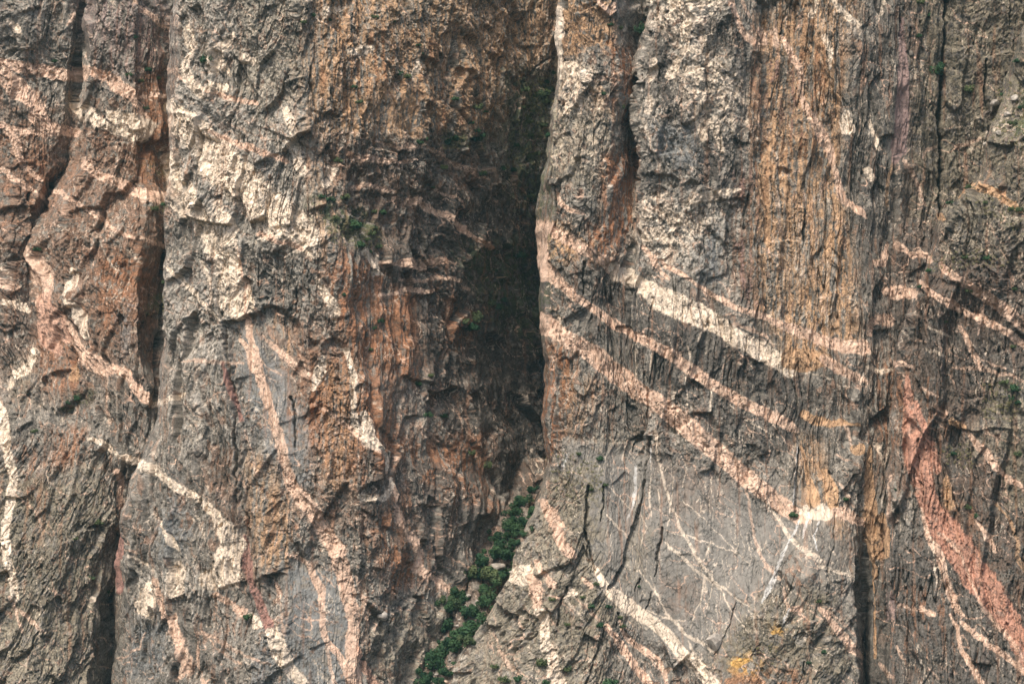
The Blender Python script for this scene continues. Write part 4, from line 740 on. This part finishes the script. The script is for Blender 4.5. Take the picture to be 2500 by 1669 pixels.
# ---------------------------------------------------------------- plants: leaf-cluster crowns on short trunks
def leaf_material(name, base, vary):
    m = bpy.data.materials.new(name); m.use_nodes = True
    n, l = m.node_tree.nodes, m.node_tree.links
    b = n['Principled BSDF']; b.inputs['Roughness'].default_value = .75; b.inputs['Specular IOR Level'].default_value = .2
    tc = n.new('ShaderNodeTexCoord'); ns = n.new('ShaderNodeTexNoise'); ns.inputs['Scale'].default_value = 1.3; ns.inputs['Detail'].default_value = 4
    oi = n.new('ShaderNodeObjectInfo'); ad = n.new('ShaderNodeMath'); ad.operation = 'MULTIPLY_ADD'
    ad.inputs[1].default_value = .5
    l.new(tc.outputs['Object'], ns.inputs['Vector']); l.new(oi.outputs['Random'], ad.inputs[0]); l.new(ns.outputs[0], ad.inputs[2])
    r = n.new('ShaderNodeValToRGB'); e = r.color_ramp.elements
    e[0].position = .35; e[0].color = (*base, 1); e[1].position = 1.0; e[1].color = (*vary, 1)
    l.new(ad.outputs[0], r.inputs[0]); l.new(r.outputs[0], b.inputs['Base Color'])
    return m
LEAF = leaf_material('leaves', (.012, .040, .018), (.040, .080, .030))
LEAF2 = leaf_material('dry_leaves', (.040, .068, .028), (.095, .115, .045))
BARK = leaf_material('bark', (.07, .05, .035), (.12, .09, .06))
def crown_mesh(seed, n, flat=.8, leaf=.16):
    q = np.random.default_rng(seed)
    k = q.integers(7, 11)
    c = q.normal(0, .36, (k, 3)); c[:, 2] = np.abs(c[:, 2]) * .9 + .35; rr = q.uniform(.2, .42, k)
    w = q.integers(0, k, n)
    dirs = q.normal(0, 1, (n, 3)); dirs /= np.linalg.norm(dirs, axis=1, keepdims=True)
    p = c[w] + dirs * (rr[w] * q.uniform(.35, 1.08, n) ** .5)[:, None]
    p[:, 2] = p[:, 2] * flat + .02
    nrm = dirs + q.normal(0, .5, (n, 3)) + [0, 0, .35]; nrm /= np.linalg.norm(nrm, axis=1, keepdims=True)
    t = np.cross(nrm, q.normal(0, 1, (n, 3))); t /= np.linalg.norm(t, axis=1, keepdims=True); b = np.cross(nrm, t)
    s = (leaf * q.uniform(.5, 1.2, n))[:, None]
    V = np.stack([p - t * s, p - b * s * .55, p + t * s, p + b * s * .55], 1).reshape(-1, 3)
    me = bpy.data.meshes.new('crown'); me.from_pydata(V.tolist(), [], np.arange(len(V)).reshape(-1, 4).tolist())
    return me
def trunk_mesh(seed):
    q = random.Random(seed); V = []; F = []
    def limb(a, b, r0, r1, n=6):
        s = len(V)
        d = Vector(b) - Vector(a); x = d.orthogonal().normalized(); y = d.cross(x).normalized()
        for c, r in ((a, r0), ((Vector(a) + Vector(b)) / 2 + Vector((q.uniform(-.04, .04), q.uniform(-.04, .04), 0)), (r0 + r1) / 2), (b, r1)):
            for i in range(n):
                an = 6.2832 * i / n; V.append(tuple(Vector(c) + x * math.cos(an) * r + y * math.sin(an) * r))
        for j in range(2):
            for i in range(n): F.append((s + j * n + i, s + j * n + (i + 1) % n, s + (j + 1) * n + (i + 1) % n, s + (j + 1) * n + i))
    top = (q.uniform(-.1, .1), q.uniform(-.1, .1), .38)
    limb((0, .06, -.35), top, .07, .05)
    for i in range(4):
        a = 1.57 * i + q.random(); limb(top, (.38 * math.cos(a), .38 * math.sin(a), q.uniform(.6, .85)), .04, .012)
    me = bpy.data.meshes.new('trunk'); me.from_pydata(V, [], F); return me
CROWNS = [crown_mesh(50 + i, 1100, 1.05, .12) for i in range(4)] + [crown_mesh(70 + i, 500, .85, .15) for i in range(4)] + [crown_mesh(90, 700, 1.7)]
for i, me in enumerate(CROWNS): me.materials.append(LEAF2 if i in (2, 5, 7) else LEAF)
TRUNKS = [trunk_mesh(3 + i) for i in range(3)]
for me in TRUNKS: me.materials.append(BARK)
BIN = 4.0
for g in SHEETS:
    key = (np.floor((g['qy'] + 400) / BIN).astype(np.int64) * 4096 + np.floor((g['qx'] + 400) / BIN).astype(np.int64))
    g['ord'] = np.argsort(key, kind='stable'); g['key'] = key[g['ord']]
def near(g, px, py, rad):
    i0, i1 = int((px - rad + 400) // BIN), int((px + rad + 400) // BIN); out = []
    for j in range(int((py - rad + 400) // BIN), int((py + rad + 400) // BIN) + 1):
        a, b = np.searchsorted(g['key'], [j * 4096 + i0, j * 4096 + i1 + 1]); out.append(g['ord'][a:b])
    m = np.concatenate(out)
    return m[(np.abs(g['qx'][m] - px) < rad) & (np.abs(g['qy'][m] - py) < rad)]
def ground_at(px, py, r=2.2):         # nearest rock surface standing at a survey position
    best = None
    for g in SHEETS:
        for rad in (r, r * 2.2):
            m = near(g, px, py, rad)
            if len(m): break
        if len(m):
            P = g['V'][m]; k = np.argsort(P[:, 1])[max(0, len(m) // 6)]
            if best is None or P[k, 1] < best[1]: best = P[k]
    return best
def plant(px, py, d, name, label, group, k=None, tree=False, cat='shrub'):
    """d = width in survey units; the plant is rooted where its lower edge meets the rock"""
    if tree and 'gully' in name: px += rng.uniform(-7, 7); py += rng.uniform(-7, 7)
    p = ground_at(px, py + d * .32)
    if p is None: return
    s = d * .2 * (rng.uniform(.55, 1.15) if tree and 'gully' in name else .85 * rng.uniform(.9, 1.12))
    k = (rng.randrange(4) if tree else 4 + rng.randrange(4)) if k is None else k
    loc = (float(p[0]), float(p[1]) - s * .22, float(p[2]) - s * .05)
    if tree:
        o = bpy.data.objects.new(name, None); COL.objects.link(o)
        for nm, me in (('crown', CROWNS[k]), ('trunk', TRUNKS[k % 3])):
            c = bpy.data.objects.new(nm, me); COL.objects.link(c); c.parent = o
    else:
        o = bpy.data.objects.new(name, CROWNS[k]); COL.objects.link(o)
    o.location = loc; o.scale = (s, s, s * rng.uniform(.85, 1.15)); o.rotation_euler = (0, 0, rng.uniform(0, 6.28))
    o['label'] = label; o['category'] = cat; o['group'] = group
ORD = ['first', 'second', 'third', 'fourth', 'fifth', 'sixth', 'seventh', 'eighth', 'ninth', 'tenth', 'eleventh', 'twelfth']
def bed(rx, ry, flat, where, group, look='dark green shrub', name='shrub', tree=False, cat='shrub', k=None):
    a = conv(rx, ry, flat, 3); a = a[np.argsort(a[:, 0])]
    n = len(a); big = int(np.argmax(a[:, 2])) if n > 2 and a[:, 2].max() > 1.15 * np.sort(a[:, 2])[-2] else -1
    for i, (x, y, d) in enumerate(a):
        if n == 1: lab = f'lone {look} {where}'
        elif i == big: lab = f'largest {look} {where}'
        elif i == 0: lab = f'leftmost {look} {where}'
        elif i == n - 1: lab = f'rightmost {look} {where}'
        else: lab = f'{ORD[i]} {look} from the left {where}'
        plant(x, y, d, name, lab, group, k=k, tree=tree, cat=cat)
GA = 'shrubs rooted on the cliff ledges'
bed(600,0,(370,140,34,425,105,34,540,130,36,825,105,38),'near the top of the pale buttress',GA)
bed(600,0,(950,145,28,1095,295,24,1130,350,42,1340,640,38),'on the tan streaked upper face',GA)
bed(600,0,(965,475,48,1035,490,44,725,650,36,690,560,30),'above the smooth tan panel',GA)
bed(600,0,(1480,690,48,1525,712,30,1440,790,34,1470,840,34),'on the slope above the small ledge trees',GA)
bed(600,0,(1115,915,40,1290,910,52,1335,890,44,1465,890,66),'along the narrow ledge under the tan face',GA,'round green tree','small_tree',True,'tree')
bed(600,0,(600,1020,44,1265,1070,46,1510,1110,40,1195,1195,26),'on the brown flank below that narrow ledge',GA)
bed(600,0,(490,1255,34,540,1272,54,630,1262,46),'on the block at the top of the grassy ledge',GA)
bed(600,0,(575,1400,46,700,1440,76,665,1470,40,820,1455,40,870,1360,46,820,1345,34,800,1492,44,770,1530,34),'on the grassy ledge of the middle flank',GA)
bed(600,550,(735,130,54,845,132,36,797,168,26),'at the lower lip of the grassy ledge',GA,'bright green shrub')
bed(600,550,(860,615,40,825,660,34,620,440,26,800,790,28),'on the rusty flank below the folded veins',GA)
bed(600,550,(1740,190,76,1470,590,84,1440,660,74,1400,620,60,1560,490,64,1610,520,64,1650,480,50,1600,290,40),'on the dark gully wall, upper part',GA,'dark shrub')
bed(600,550,(1260,1215,38,1160,1210,42,1550,1530,52,1100,1010,40,1180,960,34,1440,1450,40),'on the dark gully wall, lower part',GA,'dark shrub')
GB = 'bushes on the high gully slope'
bed(1200,0,(350,525,34,395,470,36,210,580,42,310,605,76,345,645,64,385,572,50),'at the top of the gully slope',GB,'dark green bush','bush',False,'bush')
bed(1200,0,(260,705,34,370,870,44,250,860,36,235,770,54,330,800,44,200,690,30),'halfway up the gully slope',GB,'dark green bush','bush',False,'bush')
bed(1200,0,(160,930,46,285,985,46,230,1000,40,150,1090,44,270,1280,60,240,1250,44,60,1080,40),'in the shaded middle of the gully slope',GB,'dark green bush','bush',False,'bush')
bed(1200,0,(720,605,34),'on the left pillar of the right wall',GA)
bed(1200,0,(955,205,50),'in the deep groove right of the pillar top',GA,'tall green shrub','shrub',False,'shrub',8)
bed(1200,0,(755,160,30,830,185,26,840,690,30),'beside the dark groove',GA,'small olive shrub')
bed(1800,0,(1285,450,84),'on the ledge beside the straight dark crack',GA,'round green tree','small_tree',True,'tree')
bed(1800,0,(1480,580,50,1215,105,40,1165,20,46,1160,235,34),'on the ribbed wall right of the mauve slab',GA)
bed(1800,0,(1750,785,40,1790,395,44,1725,690,36,1812,682,42,1690,600,32,1790,600,34),'on the sunlit crest at the right edge',GA,'green shrub')
bed(1800,0,(1470,1190,34,1740,1330,40,1350,1290,34,1580,1290,30,1790,1340,46),'near the short orange vein',GA)
bed(1800,550,(1230,290,36,1460,205,36,1600,215,40,1170,400,30,1770,410,34,1480,420,34),'among the blocks over the slanting pink veins',GA)
bed(1800,550,(1330,610,30,1760,770,36,1760,1050,60,1740,1110,44,1700,1000,40,1790,1130,40),'between the pink veins and the red vein',GA)
bed(1800,1069,(360,490,50),'on the band right above the white mineral streak',GA,'dense little bush','bush',False,'bush')
bed(1800,1069,(690,385,38,1008,322,24),'near the deep cleft',GA)
bed(1800,1069,(1795,100,44,1480,440,34,1520,500,36,1380,100,34),'right of the red vein top',GA)
bed(1800,1069,(520,1035,30,560,1360,34,460,1430,26),'on the dark bulge by the deep cleft',GA)
bed(0,0,(1300,390,54),'in the split near the top left corner of the pale buttress',GA,'tall dark shrub','shrub',False,'shrub',8)
bed(0,0,(820,475,34,1010,500,40,950,450,44,900,510,40,940,690,34,350,390,34,860,240,28),'on the second pillar above the hooped band',GA)
bed(0,0,(990,1330,46,1060,1310,36),'under the end of the thick cream band',GA,'olive shrub')
bed(0,550,(240,150,46),'above the tan tongue of rock',GA)
bed(0,550,(1060,365,40,1108,405,30),'in the cleft left of the pale buttress',GA)
bed(0,550,(440,1140,44,480,1110,40,400,1170,36,215,1310,30),'on the sloping ledge above the rusty hollow',GA,'olive shrub')
bed(0,1069,(625,535,46,595,890,34,695,975,36,480,640,26),'on the dark lower left slope',GA)
bed(0,1069,(1580,1145,44),'where the pink vein breaks low on the buttress',GA)
bed(1200,1069,(320,1440,54,480,1470,44,180,1540,56,80,1535,56,350,1555,40,20,1460,40),'at the foot of the ribbed apron',GA,'green shrub')
bed(1200,1069,(760,1552,70),'at the bottom edge below the cream vein',GA,'bright green shrub')
bed(1200,1069,(690,130,40,730,300,30,640,330,30,560,100,28),'at the head of the ribbed apron',GA)
bed(1200,1069,(130,910,44,640,1070,44,750,1070,36,700,1190,48,670,930,34,580,1010,30,390,1030,30,490,1190,30),'across the middle of the ribbed apron',GA)
bed(1200,1069,(840,1200,30,820,1140,28,940,940,20),'beside the cream vein foot',GA)

GT = 'trees growing along the gully floor'
TREES = (   # survey sheet 600,1069
 ('in the narrow upper end of the gully', (1800,330,70,1760,420,80,1810,450,60,1720,470,70,1780,540,80,1700,560,80,1820,380,50,1690,520,60)),
 ('just above the pale gully boulder', (1640,610,90,1710,620,90,1760,600,70,1600,650,70,1670,690,90,1740,680,70,1630,740,80,1570,720,60,1700,750,70)),
 ('just below the pale gully boulder', (1520,800,80,1460,850,80,1560,870,90,1500,900,90,1620,880,70,1430,900,60,1580,930,80,1650,850,60,1530,960,90)),
 ('where the gully bends', (1340,990,80,1300,1050,90,1380,1050,80,1560,1000,80,1530,1050,70,1440,1080,60,1280,1100,80,1350,1090,60)),
 ('on the left bank of the lower gully', (1290,1190,80,1280,1300,90,1330,1270,60,1270,1240,60)),
 ('on the right bank of the lower gully', (1430,1140,90,1480,1130,90,1410,1200,80,1450,1230,100,1390,1260,80,1430,1290,80,1360,1330,110,1320,1345,70)),
 ('by the bottom end of the gully', (1200,1420,130,1170,1400,80,1285,1480,95,1250,1545,70,1140,1530,90,1230,1400,80,1130,1565,70)))
for where, flat in TREES: bed(600,1069,flat,where,GT,'leafy dark green tree','gully_tree',True,'tree')

# ---------------------------------------------------------------- boulders
STONE = bpy.data.materials.new('boulder_stone'); STONE.use_nodes = True
n, l = STONE.node_tree.nodes, STONE.node_tree.links
ns = n.new('ShaderNodeTexNoise'); ns.inputs['Scale'].default_value = 1.2; ns.inputs['Detail'].default_value = 8
rp = n.new('ShaderNodeValToRGB'); rp.color_ramp.elements[0].color = (.15, .125, .10, 1); rp.color_ramp.elements[0].position = .3
rp.color_ramp.elements[1].color = (.46, .41, .34, 1); rp.color_ramp.elements[1].position = .7
tc = n.new('ShaderNodeTexCoord'); l.new(tc.outputs['Object'], ns.inputs['Vector']); l.new(ns.outputs[0], rp.inputs[0])
l.new(rp.outputs[0], n['Principled BSDF'].inputs['Base Color']); n['Principled BSDF'].inputs['Roughness'].default_value = .9
def boulder(px, py, d, label, group=None, sq=(1, .8, .75)):
    import bmesh
    p = ground_at(px, py + d * .2)
    if p is None: return
    bm = bmesh.new(); bmesh.ops.create_icosphere(bm, subdivisions=4, radius=1)
    q = np.random.default_rng(int(px * 7 + py))
    planes = [(Vector(q.normal(0, 1, 3)).normalized(), q.uniform(.55, .85)) for _ in range(12)]
    for v in bm.verts:
        for nn, dd in planes:
            t = v.co.dot(nn)
            if t > dd: v.co -= nn * (t - dd) * .92
        v.co += Vector(q.normal(0, .012, 3))
    me = bpy.data.meshes.new('boulder'); bm.to_mesh(me); bm.free(); me.materials.append(STONE)
    o = bpy.data.objects.new('boulder', me); COL.objects.link(o)
    s = d * .1 * 1.15; o.scale = [s * c for c in sq]; o.rotation_euler = (q.uniform(-.3, .3), q.uniform(-.3, .3), q.uniform(0, 6))
    o.location = (float(p[0]), float(p[1]) - s * .2, float(p[2]) + s * .2)
    o['label'] = label; o['category'] = 'boulder'
    if group: o['group'] = group
def bz(rx, ry, x, y, d, *a, **k): boulder(rx + x * Q, ry + y * Q, d * Q, *a, **k)
bz(600,1069,1605,805,95,'long pale boulder lying among the gully trees',sq=(1.2,.8,.55))
bz(600,1069,1675,825,26,'small white stone just right of the long pale boulder')
bz(600,1069,875,1125,80,'rounded pale boulder perched above the left foot of the gully')
bz(1200,1069,1420,1285,110,'angular grey block resting at the foot of the smooth slab',sq=(.9,.8,1.1))
GS = 'stones in the gully bed'
for i, (x, y, d, w) in enumerate(((1335,1380,30,'beside the big bottom tree'),(1310,1410,24,'under the largest right hand tree'),(1350,1190,28,'in the gap between the lower banks'),(1420,1000,40,'on the bare patch at the bend'),(1470,1030,30,'right of the bare patch at the bend'),
        (1400,1060,26,'left below the bare patch'),(1220,1500,34,'on the scree near the bottom edge'),(1200,1540,28,'lowest on the scree by the bottom edge'),(1360,1150,24,'above the gap between the banks'),(1640,660,28,'high among the upper trees'),(1690,850,24,'at the foot of the right wall below the boulder'))):
    bz(600,1069,x,y,d,'small grey stone '+w,group=GS)
for x, y, d, w in ((1640,655,60,'squarish pale block highest on the sunlit right crest'),(1770,620,60,'flat pale slab block on the sunlit right crest by the edge'),(1670,840,50,'tilted bright block below the crest top'),(1720,730,44,'small pale block midway along the sunlit crest'),(1570,905,40,'pale block at the lower end of the sunlit crest')):
    bz(1800,0,x,y,d,w,group='blocks on the right crest')

# ---------------------------------------------------------------- ledge grass: nobody could count it
def tufts(areas):
    q = np.random.default_rng(5); V = []; F = []
    for rx, ry, flat, n in areas:
        a = conv(rx, ry, flat, 2)
        lo, hi = a.min(0), a.max(0)
        for _ in range(n):
            x, y = q.uniform(lo, hi)
            if poly_sd(np.array([x], f32), np.array([y], f32), a)[0] < 0: continue
            p = ground_at(x, y, 1.6)
            if p is None: continue
            for b in range(9):
                an = q.uniform(0, 6.28); h = q.uniform(.35, .95); r = q.uniform(.15, .6); w = .10
                bx, by = p[0] + math.cos(an) * r * .6, p[1] + math.sin(an) * r * .6 - .3
                s = len(V); V += [(bx - w, by, p[2] - .2), (bx + w, by, p[2] - .2), (bx + math.cos(an) * r, by + math.sin(an) * r, p[2] + h)]
                F.append((s, s + 1, s + 2))
    me = bpy.data.meshes.new('ledge_grass'); me.from_pydata(V, [], F); me.materials.append(GRASS)
    o = bpy.data.objects.new('ledge_grass', me); COL.objects.link(o); o['kind'] = 'stuff'
    o['label'] = 'short olive grass growing on the cliff ledges'; o['category'] = 'grass'
GRASS = leaf_material('grass', (.10, .10, .045), (.20, .18, .085))
tufts(((600,0,(480,1380,620,1420,820,1440,860,1568,560,1568),160),(600,550,(560,20,860,10,880,130,700,150),160),(600,0,(1240,870,1500,870,1420,950,1260,950),80),
  (1200,0,(220,520,400,450,390,720,200,760),160),(1200,0,(130,760,360,760,300,1100,100,1100),160),(1800,0,(1640,560,1829,480,1829,1000,1620,900),200),(1800,0,(1480,1180,1829,1300,1829,1500,1400,1300),110),
  (1800,550,(1230,180,1600,150,1780,260,1500,280,1200,320),140),(0,0,(960,1310,1080,1290,1080,1350,960,1350),40),(0,550,(900,520,1070,440,1060,560,930,580),70),(0,550,(380,1200,600,1060,600,1100,420,1200),60),
  (1800,1069,(1300,60,1520,30,1500,200,1330,160),90),(1800,550,(1560,1000,1800,1000,1800,1250,1560,1250),120),(1200,1069,(330,80,700,60,720,400,400,380),140),(1800,1069,(0,1350,200,1250,320,1330,200,1500),50)))

# ---------------------------------------------------------------- air between the viewpoint and the cliffs
import bmesh
bm = bmesh.new(); bmesh.ops.create_cube(bm, size=1)
me = bpy.data.meshes.new('haze'); bm.to_mesh(me); bm.free()
hz = bpy.data.objects.new('haze', me); COL.objects.link(hz)
hz.scale = (1400, 2200, 420); hz.location = (0, -620, 167)
hm = bpy.data.materials.new('haze_air'); hm.use_nodes = True
n, l = hm.node_tree.nodes, hm.node_tree.links
n.remove(n['Principled BSDF']); pv = n.new('ShaderNodeVolumePrincipled')
pv.inputs['Color'].default_value = (.45, .84, .86, 1); pv.inputs['Density'].default_value = 0.00002; pv.inputs['Anisotropy'].default_value = .2
l.new(pv.outputs[0], n['Material Output'].inputs['Volume'])
me.materials.append(hm); hz['kind'] = 'stuff'; hz['label'] = 'faint bluish air in the canyon'
